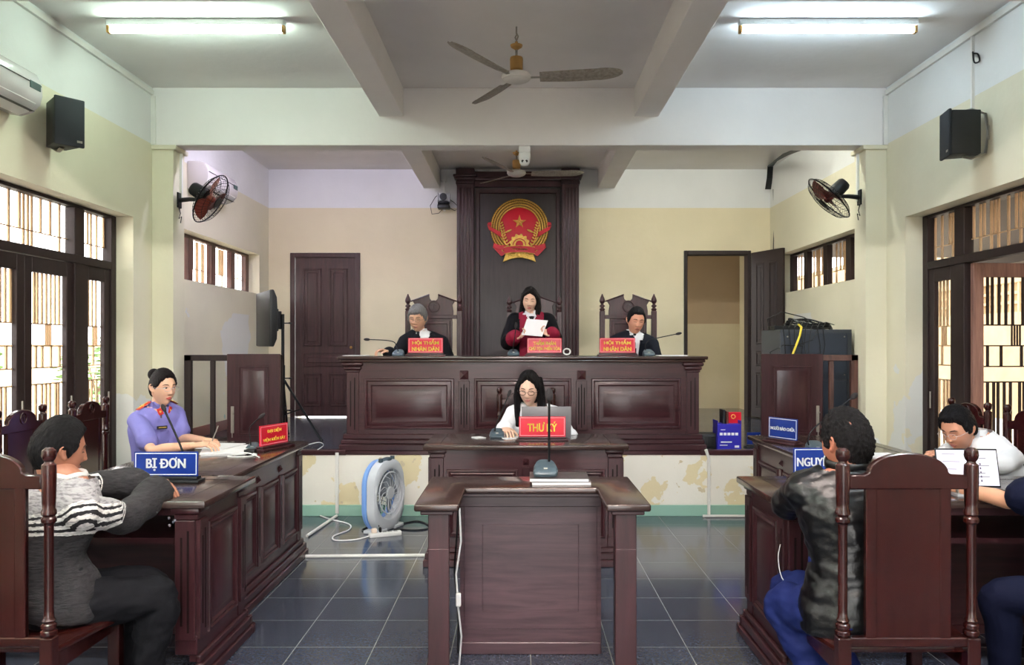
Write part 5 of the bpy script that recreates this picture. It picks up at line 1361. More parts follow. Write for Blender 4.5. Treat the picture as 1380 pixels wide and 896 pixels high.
    if opt.get('glasses'):
        m = MB(); gc = opt['glasses']
        for s in (-1, 1):
            cx = s*.032; rim = [Vector((cx+.022*math.copysign(abs(math.cos(a))**.75, math.cos(a)), -.104+.002*abs(cx+.022*math.cos(a))/.05, .003+.0155*math.copysign(abs(math.sin(a))**.75, math.sin(a)))) for a in [2*PI*i/28 for i in range(28)]]
            m.tube([Hm @ p for p in rim], opt.get('rim', .0012)*hs, 5, closed=True)
            m.tube([Hm @ Vector(p) for p in ((s*.054, -.1, .006), (s*.07, -.085, .006), (s*.08, -.03, .006), (s*.082, .005, .004))], .0014*hs, 5)
        m.tube([Hm @ Vector(p) for p in ((-.01, -.105, .006), (0, -.109, .008), (.01, -.105, .006))], .0014*hs, 5)
        g = obj('glasses', m, mat('glasses_frame', gc, .3, .4), t)
    # hair
    hair = opt.get('hair')
    if hair:
        fn0 = head_fn(opt.get('jaw', 1), opt.get('wide', 1), 0); m = MB(); th = hair.get('t', .014); line = STYLE[hair.get('style', 'short')]
        rnd = noise
        def hl(y):
            for (a, za), (b_, zb) in zip(line, line[1:]):
                if y <= b_: u = (y-a)/(b_-a); u = max(0, min(1, u)); u = u*u*(3-2*u); return za+(zb-za)*u
            return line[-1][1]
        par = hair.get('part', None)
        def hfn(d):
            p = fn0(Vector((d.x, d.y, d.z)))
            th_ = math.degrees(math.atan2(abs(d.x), -d.y)); r_ = d.z-hl(th_)+hair.get('edge', .05)*noise.noise(Vector((d.x*14, d.y*9, 3)))
            tt = max(-.012, min(th, r_*.16))
            if tt > 0:
                st = noise.noise(Vector((d.x*hair.get('sx', 30), d.y*5, d.z*5)))*.0025+noise.noise(Vector((d.x*12, d.y*12, d.z*12)))*hair.get('mess', .002)
                tt += st
                tt += hair.get('top', 0)*max(0, d.z)**2
                if hair.get('thin') and d.z > .1:
                    q = (d-Vector(hair['thin'])).length; tt -= .013*math.exp(-(q/.3)**2)
                if par is not None and d.z > .4: tt -= .004*math.exp(-((d.x-par)/.05)**2)
            return p + Vector((d.x, d.y, d.z*.9))*tt
        m.ball((0, 0, 0), 1, 6, fn=hfn)
        if hair.get('extra'): hair['extra'](m)
        hbm = m.bm
        if hair.get('fuse'): hbm = fuse(m, .005, 2, .5); wrinkle(hbm, .003, 10, 2, (6, 6, .6))
        hbm.transform(Hm)
        hmt = mat('hair', tuple(c_*.6 for c_ in hair.get('col', lin(24,20,22))), .5, var=.35, vscale=20, bump=.6, bscale=90, stretch=hair.get('stretch', (8, 8, 1)), spec=.15)
        obj('hair', hbm, hmt, t, 80)
    # clothes
    def body_uvw(p):
        ax = (neck-pelv); Lx = ax.length; ax = ax/Lx; q = p-pelv
        w_ = q.dot(ax); r_ = right; u = q.dot(r_); f_ = ax.cross(r_)*-1
        if f_.dot(front) < 0: f_ = -f_
        return u, q.dot(f_), w_/Lx
    for g in opt['clothes']:
        m = MB(); o = g['o']; kind = g['kind']
        if kind == 'top':
            torso(m, o, g.get('z0', -.1), True, g.get('flare', 0))
            for s in 'lr': arm(m, s, o*.9, 0, g.get('sleeve', 1), g.get('cuff', .004))
        elif kind == 'legs':
            torso(m, o, -.1, False)
            for s in 'lr': leg(m, s, o, g.get('u', .96))
            pts = [pelv+V(0, 0, -.06), pelv+V(0, 0, .0)]
        elif kind == 'skirtrobe':
            rings = []
            for z, w_, d_ in ((0.1, .26, .2), (.5, .23, .18), (.85, .18, .14)):
                rings.append([V(pelv.x, pelv.y, z)+hr*w_*math.cos(a)+front*d_*math.sin(a) for a in [2*PI*j/24 for j in range(24)]])
            torso(m, o, -.1, True)
            m.loft(rings)
            for s in 'lr': arm(m, s, o, 0, 1, g.get('cuff', .01))
        bmg = fuse(m, g.get('vox', vox), g.get('sm', 3))
        if g.get('wr'): wrinkle(bmg, g['wr'][0], g['wr'][1], 3, g['wr'][2] if len(g['wr']) > 2 else (1, 1, 1))
        cut = g.get('cut')
        kill = []
        for f_ in bmg.faces:
            c = f_.calc_center_median(); u, v_, w_ = body_uvw(c)
            if (kind != 'legs' and w_ > g.get('neck', .985) and abs(u) < .085*k): kill.append(f_)
            elif cut and cut(u, v_, w_, c): kill.append(f_)
        if kill: bmesh.ops.delete(bmg, geom=kill, context='FACES')
        mats = g['mat']; mats = mats if isinstance(mats, list) else [mats]
        if g.get('region'):
            for f_ in bmg.faces:
                c = f_.calc_center_median(); u, v_, w_ = body_uvw(c); f_.material_index = g['region'](u, v_, w_, c)
        o_ = obj(g['name'], bmg, mats, t, 60)
        g['obj'] = o_
    for s in 'lr':
        A = L['ankle_'+s]; d = (front - V(0, 0, front.z)).normalized(); m = MB()
        m.tube(smoothpts([A-d*.075+V(0, 0, -.05), A-d*.03+V(0, 0, -.042), A+d*.05+V(0, 0, -.047), A+d*.13+V(0, 0, -.058), A+d*.2+V(0, 0, -.066)], 3), [.034]*3+[.046]*3+[.048]*3+[.044]*3+[.02], 14, flat=(1, .82)); m.tube([A+V(0, 0, -.05), A+V(0, 0, .0)], [.05, .046], 14)
        obj('shoe', m, SHOE, t)
    # collar, tie
    def ring_pt(a, r_, z, fw=0): return neck + right*math.cos(a)*r_ + front*(math.sin(a)*r_*.9+fw) + V(0, 0, z)
    if opt.get('collar'):
        cm = opt['collar']; m = MB(); rr = .062*k
        def fn(u, v): 
            a = PI*.5+R(24)+u*(2*PI-R(48)); return ring_pt(a, rr+.002+(.010*(1-v)), -.004+v*.036, .0)
        m.sheet(fn, 30, 3, .004)
        for s in (-1, 1):
            a0 = PI/2+s*R(20)
            p1, p2, p3, p4 = ring_pt(PI/2+s*R(12), rr+.006, .02), ring_pt(PI/2+s*R(60), rr+.006, .03), ring_pt(PI/2+s*R(56), rr+.024, -.012), ring_pt(PI/2+s*R(26), rr+.026, -.04)
            tb = bmesh.new(); vs = [tb.verts.new(p) for p in (p1, p2, p3, p4)]; tb.faces.new(vs); bmesh.ops.solidify(tb, geom=list(tb.faces), thickness=.004); m._add(tb)
        obj('collar', m, cm, t)
    if opt.get('tie'):
        m = MB(); c1 = ring_pt(PI/2, .07*k, -.002); dn = (pelv-neck).normalized(); w1 = .014
        pts = [c1+right*-.014, c1+right*.014, c1+dn*.03+right*.009, c1+dn*.26+right*.026+front*.02, c1+dn*.3+front*.02, c1+dn*.26-right*.026+front*.02, c1+dn*.03-right*.009]
        tb = bmesh.new(); vs = [tb.verts.new(p+front*.012) for p in pts]; tb.faces.new(vs); bmesh.ops.solidify(tb, geom=list(tb.faces), thickness=.006); m._add(tb)
        m.ball(c1+dn*.012+front*.012, (.015, .012, .015), 2)
        obj('tie', m, opt['tie'], t)
    for fnx in opt.get('post', []): fnx(t, L, dict(Hm=Hm, neck=neck, right=right, front=front, pelv=pelv, ring=ring_pt, base=base))
    return t

STYLE = dict(short=((0, .60), (35, .60), (58, .42), (70, .02), (84, -.16), (92, .08), (104, .06), (116, -.36), (140, -.55), (180, -.62)),
    fringe=((0, .42), (35, .44), (58, .32), (70, .02), (84, -.2), (92, .08), (104, .06), (116, -.36), (140, -.55), (180, -.62)),
    curtain=((0, .78), (14, .68), (40, .50), (60, .14), (75, -.5), (90, -.85), (180, -.9)),
    side=((0, .66), (25, .56), (48, .40), (64, .05), (78, -.5), (95, -.85), (180, -.9)),
    back=((0, .62), (25, .58), (48, .40), (66, .12), (78, -.02), (90, .1), (102, .05), (116, -.3), (140, -.5), (180, -.6)))
def hand(m, wrist, d, palm, side, curl, sc=1, spread=.04):
    """palm with five separate fingers; d = direction of the fingers, palm = way the palm faces"""
    d = Vector(d).normalized(); n = Vector(palm); n = (n-d*n.dot(d)).normalized(); x = d.cross(n).normalized()
    if side == 'l': x = -x                      # thumb side
    w = Vector(wrist)
    rings = []
    for u, wd, th in ((-.02, .024, .019), (.0, .025, .018), (.02, .032, .017), (.045, .04, .015), (.07, .041, .0125), (.086, .038, .010), (.093, .03, .006)):
        c = w+d*u*sc; rings.append([c+x*wd*sc*math.cos(a)+n*th*sc*math.sin(a) for a in [2*PI*j/16 for j in range(16)]])
    m.loft(rings)
    for i, (off, L1, r0) in enumerate(((.028, .040, .0086), (.0095, .045, .0088), (-.0095, .042, .0084), (-.027, .033, .0075))):
        p = w + d*(.08-.004*abs(i-1))*sc + x*off*sc; a = 0; pts = [p-d*.012*sc, p]; dd = (d+x*(off*spread*25*.04/.04*.5)).normalized(); c_ = curl*(1+.12*i)
        for seg, fr in enumerate((1, .62, .5)):
            a += c_*(.75, 1.0, .7)[seg]
            dirn = (dd*math.cos(a)+n*math.sin(a)).normalized(); p = p+dirn*L1*fr*sc; pts.append(p)
        m.tube(smoothpts(pts, 3), [r0*sc*(1-.25*j/(3*(len(pts)-1))) for j in range(3*(len(pts)-1)+1)], 10)
        m.ball(pts[-1], r0*.74*sc, 2)
    p = w+d*.022*sc+x*.026*sc; pts = [p-x*.008*sc, p]; td = (d*.72+x*.62+n*.25).normalized()
    for seg, l in enumerate((.036, .03, .024)):
        p = p+td*l*sc; pts.append(p); td = (td+n*.35*curl-x*.22+d*.1).normalized()
    m.tube(smoothpts(pts, 3), [(.0125-.0004*j*1.0)*sc for j in range(3*(len(pts)-1)+1)], 10); m.ball(pts[-1], .0078*sc, 2)

# ---- fabrics
SHOE = mat('black_shoe_leather', lin(22,20,20), .35, spec=.4)
F_ = {}
F_['suit_black'] = mat('black_suit_cloth', lin(20,21,26), .8, bump=.15, bscale=300, spec=.15)
F_['suit_navy'] = mat('dark_navy_suit_cloth', lin(24,26,36), .8, bump=.15, bscale=300, spec=.15)
F_['white'] = mat('white_shirt_cotton', lin(236,236,240), .75, bump=.1, bscale=200)
F_['lav'] = mat('lavender_uniform_cotton', lin(128,124,196), .75, bump=.12, bscale=220)
F_['trouser'] = mat('dark_grey_trousers', lin(20,20,24), .8, bump=.1, bscale=200, spec=.15)
F_['blue'] = mat('navy_blue_trousers', lin(24,34,84), .7, bump=.1, bscale=200, spec=.15)
F_['navy'] = mat('navy_polo', lin(14,18,40), .8, bump=.1, bscale=200, spec=.15)
F_['robe'] = mat('black_robe', lin(14,13,18), .75, bump=.1, bscale=200, spec=.15)
F_['burg'] = mat('burgundy_robe_panel', lin(132,26,52), .6, bump=.1, bscale=200, spec=.15)
F_['tie'] = mat('black_tie', lin(18,18,22), .5)
lm = mat('black_leather', lin(8,8,10), .33, bump=.1, bscale=120, spec=.6); F_['leather'] = lm
def seated(px, py_head, Y, **k): pass
def shoulders(c, front, half, drop=0):
    f = Vector(front).normalized(); f.z = 0; f.normalize(); left = Vector((-f.y, f.x, 0))   # person's own left
    return c+left*half+V(0, 0, drop), c-left*half-V(0, 0, drop)
def legs(J, pelvis, front, sp=.1, knee=.42, floor=0, seat_h=None, kz=None, ank=None):
    f = Vector(front); f.z = 0; f.normalize(); left = Vector((-f.y, f.x, 0)); p = Vector(pelvis)
    for s, q in (('l', 1), ('r', -1)):
        J['hip_'+s] = p+left*.085*q+V(0, 0, -.02); kk = p+f*knee+left*sp*q; kk.z = kz if kz is not None else p.z-.02; J['knee_'+s] = kk
        a = kk+f*.02; a.z = floor+.09; J['ankle_'+s] = a
def lapels(cloth, w0=.05, top=.0):
    def post(t, L, q):
        m = MB(); n, r, f, pv = q['neck'], q['right'], q['front'], q['pelv']; dn = (pv-n).normalized()
        for s in (-1, 1):
            pts = [n+r*s*.062+f*.03+V(0, 0, .012), n+r*s*.095+f*.06+dn*.03, n+r*s*.112+f*.108+dn*.12, n+r*s*.085+f*.125+dn*.115, n+r*s*.01+f*.142+dn*.3, n+r*s*.04+f*.118+dn*.09]
            tb = bmesh.new(); vs = [tb.verts.new(p) for p in pts]; tb.faces.new(vs); bmesh.ops.solidify(tb, geom=list(tb.faces), thickness=.004); m._add(tb)
        obj('lapels', m, cloth, t)
    return post
def vcut(depth=.42, top=.052):
    """front opening of a jacket"""
    def cut(u, v, w, c):
        if v < .02: return False
        if w < 1-depth: return False
        return abs(u) < top*(w-(1-depth))/depth
    return cut
def suit(cloth, sleeve=1):
    return [dict(name='shirt', kind='top', o=.004, mat=F_['white'], sleeve=.4, neck=1.02), dict(name='jacket', kind='top', o=.02, mat=cloth, sleeve=.97, cuff=.008, z0=-.14, flare=.02, cut=vcut(), wr=(.004, 9), neck=.99),
            dict(name='trousers', kind='legs', o=.014, mat=F_['trouser'], wr=(.004, 8))]
down = lambda f, p: Vector((Vector(f).normalized().x, Vector(f).normalized().y, -math.tan(R(p))))

# 1 left judge
Y = 7.82
c = P(571, 458, Y); fr = V(-.12, -1, 0)
J = dict(pelvis=V(c.x+.01, Y+.1, ZP+.53), neck=P(566, 449, Y), head=P(563, 428, Y-.06), front=fr, face=V(-.2, -1, -.2), up=(-.03, -.3, 1))
J['shoulder_l'], J['shoulder_r'] = P(596, 461, Y), P(545, 460, Y)
J['elbow_l'] = P(606, 488, Y-.05); J['wrist_l'] = P(590, 483, Y-.3); J['elbow_r'] = P(533, 482, Y-.15); J['wrist_r'] = P(524, 475, Y-.36)
J['hands'] = dict(l=dict(dir=(-.8, -.6, 0), palm=(0, 0, -1)), r=dict(dir=(-.75, -.5, .25), palm=(.0, -.2, -1), curl=.7, sc=1.05))
legs(J, J['pelvis'], fr, floor=ZP)
build_person('grey-haired judge with glasses in black suit seated at the left of the bench, looking down', J, dict(floor=ZP, hs=1.04, k=1.02, voxel=.009, skin=lin(214,164,136), glasses=lin(120,110,104),
    hair=dict(col=lin(150,148,148), t=.017, top=.004, mess=.006, edge=.16, style='fringe'), browc=lin(90,84,80), lip=lin(160,98,88),
    clothes=suit(F_['suit_black']), collar=F_['white'], tie=F_['tie'], post=[lapels(F_['suit_black'])]))
# 3 right judge
c = P(855, 458, Y); fr = V(.08, -1, 0)
J = dict(pelvis=V(c.x, Y+.1, ZP+.53), neck=P(853, 451, Y), head=P(857, 431, Y-.07), front=fr, face=V(.14, -1, -.22), up=(.12, -.3, 1))
J['shoulder_l'], J['shoulder_r'] = P(879, 463, Y), P(829, 460, Y)
J['elbow_l'] = P(886, 490, Y-.05); J['wrist_l'] = P(870, 486, Y-.28); J['elbow_r'] = P(824, 488, Y-.05); J['wrist_r'] = P(838, 486, Y-.28)
J['hands'] = dict(l=dict(dir=(-.8, -.6, 0), palm=(0, 0, -1)), r=dict(dir=(.8, -.5, 0), palm=(.0, 0, -1)))
legs(J, J['pelvis'], fr, floor=ZP)
build_person('dark-haired judge in navy suit seated at the right of the bench with lowered eyes', J, dict(floor=ZP, hs=1.02, k=1.02, voxel=.009, skin=lin(212,150,124),
    hair=dict(col=lin(34,32,36), t=.013, top=.008, mess=.003, style='short'), lip=lin(158,86,78),
    clothes=suit(F_['suit_navy']), collar=F_['white'], tie=F_['tie'], post=[lapels(F_['suit_navy'])]))

# 2 presiding judge, standing
Y = 7.86
fr = V(.02, -1, 0)
def long_side(m, sides=((1, 1.0),), length=.2, back=True, wdt=.03, fwd=-.03):
    for s, q in sides:
        for kx, (dx, y0) in enumerate(((0, fwd), (.004, .0), (.002, .035))):
            m.tube(smoothpts([(s*.055, y0, .07), (s*(.083+dx), y0, .02), (s*(.09+dx), y0+.005, -.05), (s*(.088+dx), y0, -.12), (s*(.085+dx)*q, y0-.01, -.12-length*.55), (s*.078*q, y0-.012, -.12-length)], 3), [.02]*6+[.026]*4+[.026]*5+[.009], 8, flat=(1, 1))
    if back:
        for kx in range(-3, 4):
            m.tube(smoothpts([(kx*.02, .085, .06), (kx*.024, .1, -.03), (kx*.026, .095, -.12), (kx*.028, .085, -.12-length*.8)], 3), [.03]*6+[.028]*3+[.012], 8)
J = dict(pelvis=V(P(716, 0, Y).x, Y+.02, ZP+.86), neck=P(716, 425, Y), head=P(714, 403.5, Y-.04), front=fr, face=V(-.06, -1, -.2), up=(.05, -.25, 1))
J['shoulder_l'], J['shoulder_r'] = P(737, 433, Y), P(695, 433, Y)
J['elbow_l'] = P(747, 457, Y-.05); J['wrist_l'] = P(744, 449, Y-.25); J['elbow_r'] = P(685, 461, Y-.05); J['wrist_r'] = P(694, 454, Y-.26)
J['hands'] = dict(l=dict(dir=(-.9, -.35, .15), palm=(.2, -.7, .6), curl=.55, sc=1.0), r=dict(dir=(.85, -.4, .2), palm=(.0, -.6, .7), curl=.55, sc=1.0))
for s, q in (('l', 1), ('r', -1)):
    J['hip_'+s] = J['pelvis']+V(.09*q, 0, -.04); J['knee_'+s] = J['pelvis']+V(.09*q, -.01, -.42); J['ankle_'+s] = V(J['pelvis'].x+.09*q, Y+.03, ZP+.09)
def robe_region(u, v, w, c):
    if min((c-q).length for q in ROBE_W) < .1: return 1
    return 1 if (w > .3-.5 and abs(u) < .115 and v > -.02) or (w > .86 and abs(u) < .12) else 0
def robe_post(t, L, q):
    n, r, f, pv = q['neck'], q['right'], q['front'], q['pelv']; dn = (pv-n).normalized()
    m = MB(); m.ball(n+f*.088+dn*.05, (.022, .012, .016), 2); m.ball(n+f*.09+dn*.035, (.03, .01, .01), 2); obj('black_cravat', m, F_['tie'], t)
ROBE_W = [J['wrist_'+s_]-V(J['pelvis'].x, J['pelvis'].y, ZP)+V(0, 0, -.02) for s_ in 'lr']
build_person('woman judge standing in black and burgundy robe, reading from a sheet of paper', J, dict(floor=ZP, hs=.98, k=.95, voxel=.009, skin=lin(226,182,158), lip=lin(176,72,72), wide=.94, shw=.95, jaw=1.2,
    hair=dict(col=lin(28,22,22), t=.016, top=.006, fuse=True, part=-.2, style='side', extra=lambda m: long_side(m, ((1, 1.15),), .15, True)),
    clothes=[dict(name='shirt', kind='top', o=.006, mat=F_['white'], sleeve=.4, neck=1.02), dict(name='robe', kind='skirtrobe', o=.024, cuff=.022, mat=[F_['robe'], F_['burg']], region=robe_region, cut=vcut(.28, .06), wr=(.006, 7), neck=.98),
             dict(name='trousers', kind='legs', o=.01, mat=F_['trouser'])], collar=F_['white'], post=[robe_post]))
a, b_, c_, d_ = P(710, 429.6, 7.6), P(738.5, 431.9, 7.6), P(730.6, 453.5, 7.5), P(702.8, 451.2, 7.5)
m = MB()
m.sheet(lambda u, v: (a.lerp(b_, u)).lerp(d_.lerp(c_, u), v)+V(0, -.012*math.sin(u*PI), 0), 10, 6, .0012)
tag(obj('paper_sheet', m, M['paper']), 'sheet of paper held up in both hands of the standing woman judge', 'paper')

# 4 secretary
Y = 6.5
fr = V(-.12, -1, 0)
J = dict(pelvis=V(P(722, 0, Y).x, Y+.1, .55), neck=P(718, 549, Y), head=P(713, 522.5, Y-.09), front=fr, face=V(-.18, -1, -.26), up=(-.05, -.35, 1))
J['shoulder_l'], J['shoulder_r'] = P(748, 558, Y), P(691, 557, Y)
J['elbow_l'] = P(764, 582, Y-.08); J['wrist_l'] = P(768, 590, Y-.3); J['elbow_r'] = P(679, 580, Y-.1); J['wrist_r'] = P(680, 577, 6.12)
J['hands'] = dict(l=dict(dir=(.1, -1, -.2), palm=(0, 0, -1)), r=dict(dir=(.25, -1, -.12), palm=(.0, 0, -1), curl=.3, sc=1.05, spread=.08))
legs(J, J['pelvis'], fr)
def cuffp(t, L, q): pass
build_person('court secretary with long black hair and glasses in white shirt, looking at her laptop', J, dict(hs=1.08, k=.98, voxel=.008, skin=lin(230,188,166), lip=lin(188,110,106), wide=.95, jaw=1.1, glasses=lin(60,26,32), rim=.0022,
    hair=dict(col=lin(22,18,20), t=.018, top=.008, fuse=True, part=0.0, style='curtain', extra=lambda m: long_side(m, ((1, .95), (-1, 1.0)), .17, True)),
    clothes=[dict(name='shirt', kind='top', o=.022, mat=F_['white'], sleeve=.96, cuff=.012, wr=(.006, 9), neck=.99), dict(name='trousers', kind='legs', o=.012, mat=F_['trouser'])], collar=F_['white'], tie=None))

# 5 prosecutor
Y = 5.55
fr = V(.82, -.57, 0).normalized(); c = P(212, 558, Y)
J = dict(pelvis=V(c.x-.03, Y+.03, .56), neck=P(213, 549, Y), head=P(219.5, 520.5, Y-.03), front=fr, face=V(.86, -.56, -.06), up=(0, 0, 1))
lf = V(.57, .82, 0)
J['shoulder_l'], J['shoulder_r'] = c+lf*.145+V(0, 0, -.005), c-lf*.145+V(0, 0, -.03)
J['elbow_r'] = P(205, 606, 5.22); J['wrist_r'] = P(262, 600, 5.15); J['elbow_l'] = P(245, 590, 5.6); J['wrist_l'] = P(275, 593, 5.42)
J['hands'] = dict(r=dict(dir=(.9, .1, .1), palm=(.0, .25, -1), curl=.5, sc=1.0), l=dict(dir=(.85, -.35, 0), palm=(.0, 0, -1), curl=.5, sc=1.0))
legs(J, J['pelvis'], (1, 0, 0), knee=.4)
def bun(m):
    m.ball((.0, .11, .085), (.042, .036, .042), 3); m.ball((.02, .1, .05), (.02, .02, .02), 2)
    m.tube(smoothpts([(-.02, .1, .11), (0, .135, .1), (.03, .13, .07), (.02, .11, .05)], 4), .009, 6); m.tube(smoothpts([(.0, .105, .04), (.02, .13, .02), (.0, .12, .0), (-.01, .1, .01)], 4), .006, 6)
redm = mat('red_badge', lin(196,44,40), .4)
def pros_post(t, L, q):
    r, f, n = q['right'], q['front'], q['neck']
    for s, S in ((1, L['shoulder_r']), (-1, L['shoulder_l'])):
        a = n.lerp(S, .42)+V(0, 0, .066); b2 = n.lerp(S, 1.0)+V(0, 0, .07); d = (b2-a).normalized()
        m = MB(); m.tube([a, b2], .026, 4, flat=(.18, 1), up=f); o = obj('epaulette', m, redm, t)
        m = MB(); m.tube([a.lerp(b2, .15)+V(0, 0, .006), b2.lerp(a, .05)+V(0, 0, .006)], .004, 5); m.tube([a.lerp(b2, .6)+f*.02+V(0, 0, .006), a.lerp(b2, .6)-f*.02+V(0, 0, .006)], .004, 5); obj('gold_stripe', m, M['gold'], o)
        p = n+r*s*.035+f*.085-V(0, 0, .035); m = MB(); Mx = Matrix.Translation(p) @ frame_to((f+r*s*.5)) @ Matrix.Rotation(R(20*s), 4, 'Z'); m.box(-.016, .016, -.024, .024, 0, .006, .002, M=Mx); o = obj('collar_tab', m, redm, t)
        m = MB(); m.box(-.006, .006, -.006, .006, .006, .008, M=Mx @ Matrix.Rotation(R(45), 4, 'Z')); obj('gold_star', m, M['gold'], o)
    m = MB(); p = n+f*.12-V(0, 0, .14)+r*.045; Mx = Matrix.Translation(p) @ frame_to((f+r*.15+V(0, 0, .12))); m.box(-.034, .034, -.011, .011, 0, .012, .002, M=Mx); o = obj('name_badge', m, M['black'], t)
    m = MB(); m.box(-.026, .026, -.002, .002, .012, .013, M=Mx); obj('badge_line', m, M['gold'], o)
    m = MB()
    for z in (.1, .17, .24, .31): m.ball(n+f*(.128)-V(0, 0, z)-r*.0, (.005, .005, .005), 2)
    obj('buttons', m, F_['lav'], t)
build_person('woman in lavender uniform shirt with red epaulettes, writing at the left far desk', J, dict(hs=1.0, k=.95, voxel=.007, skin=lin(224,176,148), lip=lin(196,70,72), wide=.96, eyes='open', look=.004, glasses=lin(190,180,180),
    hair=dict(col=lin(34,26,28), t=.012, top=.006, style='back', extra=bun),
    clothes=[dict(name='uniform_shirt', kind='top', o=.018, mat=F_['lav'], sleeve=.36, cuff=.014, wr=(.006, 8), neck=.99, cut=vcut(.14, .03)), dict(name='trousers', kind='legs', o=.012, mat=F_['trouser'])], collar=F_['lav'], post=[pros_post]))
# pen
m = MB(); a = P(286, 594, 5.2); m.cyl(a, a+V(.05, -.03, .1), .004, n=8); tag(obj('pen', m, M['steel']), 'pen in the writing hand of the woman in lavender uniform', 'pen')

# 6 sweater man
Y = 3.3
fr = V(.78, .62, 0).normalized(); lf = V(-.62, .78, 0); c = P(98, 672, Y)
J = dict(pelvis=P(76, 832, 3.26), neck=P(92, 645, Y), head=P(80, 604, Y+.03), front=fr, face=V(.72, .74, -.14), up=(.05, 0, 1))
J['shoulder_r'] = c-lf*.19+V(0, 0, -.02); J['shoulder_l'] = c+lf*.17+V(0, 0, -.01)
J['elbow_r'] = V(P(170, 0, 3.4).x, 3.4, .8); J['wrist_r'] = V(P(217, 0, 3.72).x, 3.72, .872)
J['elbow_l'] = V(P(120, 0, 3.66).x, 3.66, .885); J['wrist_l'] = P(193, 650, 3.7)
J['hands'] = dict(r=dict(dir=(-.3, .9, .2), palm=(-.6, 0, -1), curl=.9, sc=1.0), l=dict(dir=(.95, .1, -.05), palm=(.1, .2, -1), curl=.5, sc=1.1))
J['pelvis'].z = .51
legs(J, J['pelvis'], (.8, .6, 0), knee=.37, sp=.1, kz=.46)
for s_ in 'lr': J['ankle_'+s_] += V(-.08, -.02, 0)
def knit_mat():
    m = bpy.data.materials.new('striped_knit'); m.use_nodes = True; nt = m.node_tree; N = nt.nodes; Lk = nt.links; b = N['Principled BSDF']; b.inputs['Roughness'].default_value = .9
    tc = N.new('ShaderNodeTexCoord'); sub = N.new('ShaderNodeVectorMath'); sub.operation = 'SUBTRACT'; Lk.new(tc.outputs['Object'], sub.inputs[0])
    m['neck'] = 1; sub.inputs[1].default_value = KN
    sc1 = N.new('ShaderNodeVectorMath'); sc1.operation = 'MULTIPLY'; Lk.new(sub.outputs[0], sc1.inputs[0]); sc1.inputs[1].default_value = (1, 1, 1.55)
    ln = N.new('ShaderNodeVectorMath'); ln.operation = 'LENGTH'; Lk.new(sc1.outputs[0], ln.inputs[0])
    nz = N.new('ShaderNodeTexNoise'); nz.inputs['Scale'].default_value = 60; Lk.new(tc.outputs['Object'], nz.inputs['Vector'])
    ad = N.new('ShaderNodeMath'); ad.operation = 'MULTIPLY_ADD'; Lk.new(nz.outputs['Fac'], ad.inputs[0]); ad.inputs[1].default_value = .012; dp = N.new('ShaderNodeVectorMath'); dp.operation = 'DOT_PRODUCT'; Lk.new(sub.outputs[0], dp.inputs[0]); dp.inputs[1].default_value = (.78, .62, 0)
    s1 = N.new('ShaderNodeMath'); s1.operation = 'SUBTRACT'; Lk.new(dp.outputs['Value'], s1.inputs[0]); s1.inputs[1].default_value = .17
    s2 = N.new('ShaderNodeMath'); s2.operation = 'MAXIMUM'; Lk.new(s1.outputs[0], s2.inputs[0]); s2.inputs[1].default_value = 0
    s3 = N.new('ShaderNodeMath'); s3.operation = 'MULTIPLY_ADD'; Lk.new(s2.outputs[0], s3.inputs[0]); s3.inputs[1].default_value = 3; Lk.new(ln.outputs['Value'], s3.inputs[2])
    Lk.new(s3.outputs[0], ad.inputs[2])
    r = N.new('ShaderNodeValToRGB'); r.color_ramp.interpolation = 'CONSTANT'; e = r.color_ramp.elements
    G = (*lin(168,164,166), 1); Wt = (*lin(230,226,222), 1); D = (*lin(34,32,36), 1); DK = (*lin(42,39,42), 1)
    e[0].position = 0; e[0].color = G; e[1].position = .262; e[1].color = Wt
    for p_, c_ in ((.278, D), (.292, Wt), (.308, D), (.322, Wt), (.338, D), (.35, Wt), (.364, DK)):
        q = e.new(p_); q.color = c_
    Lk.new(ad.outputs[0], r.inputs[0])
    n2 = N.new('ShaderNodeTexNoise'); n2.inputs['Scale'].default_value = 45; n2.inputs['Detail'].default_value = 3
    mp = N.new('ShaderNodeMapping'); mp.inputs['Scale'].default_value = (.7, .7, 2.6); Lk.new(tc.outputs['Object'], mp.inputs['Vector']); Lk.new(mp.outputs[0], n2.inputs['Vector'])
    r2 = N.new('ShaderNodeValToRGB'); r2.color_ramp.elements[0].position = .38; r2.color_ramp.elements[0].color = (.45, .44, .46, 1); r2.color_ramp.elements[1].position = .52; r2.color_ramp.elements[1].color = (1, 1, 1, 1); Lk.new(n2.outputs['Fac'], r2.inputs[0])
    mx = N.new('ShaderNodeMix'); mx.data_type = 'RGBA'; mx.blend_type = 'MULTIPLY'; mx.inputs['Factor'].default_value = .85; Lk.new(r.outputs[0], mx.inputs['A']); Lk.new(r2.outputs[0], mx.inputs['B']); Lk.new(mx.outputs['Result'], b.inputs['Base Color'])
    bp = N.new('ShaderNodeBump'); bp.inputs['Strength'].default_value = 1; bp.inputs['Distance'].default_value = .006; Lk.new(n2.outputs['Fac'], bp.inputs['Height']); Lk.new(bp.outputs[0], b.inputs['Normal'])
    return m
KN = J['neck']-V(J['pelvis'].x, J['pelvis'].y, 0)
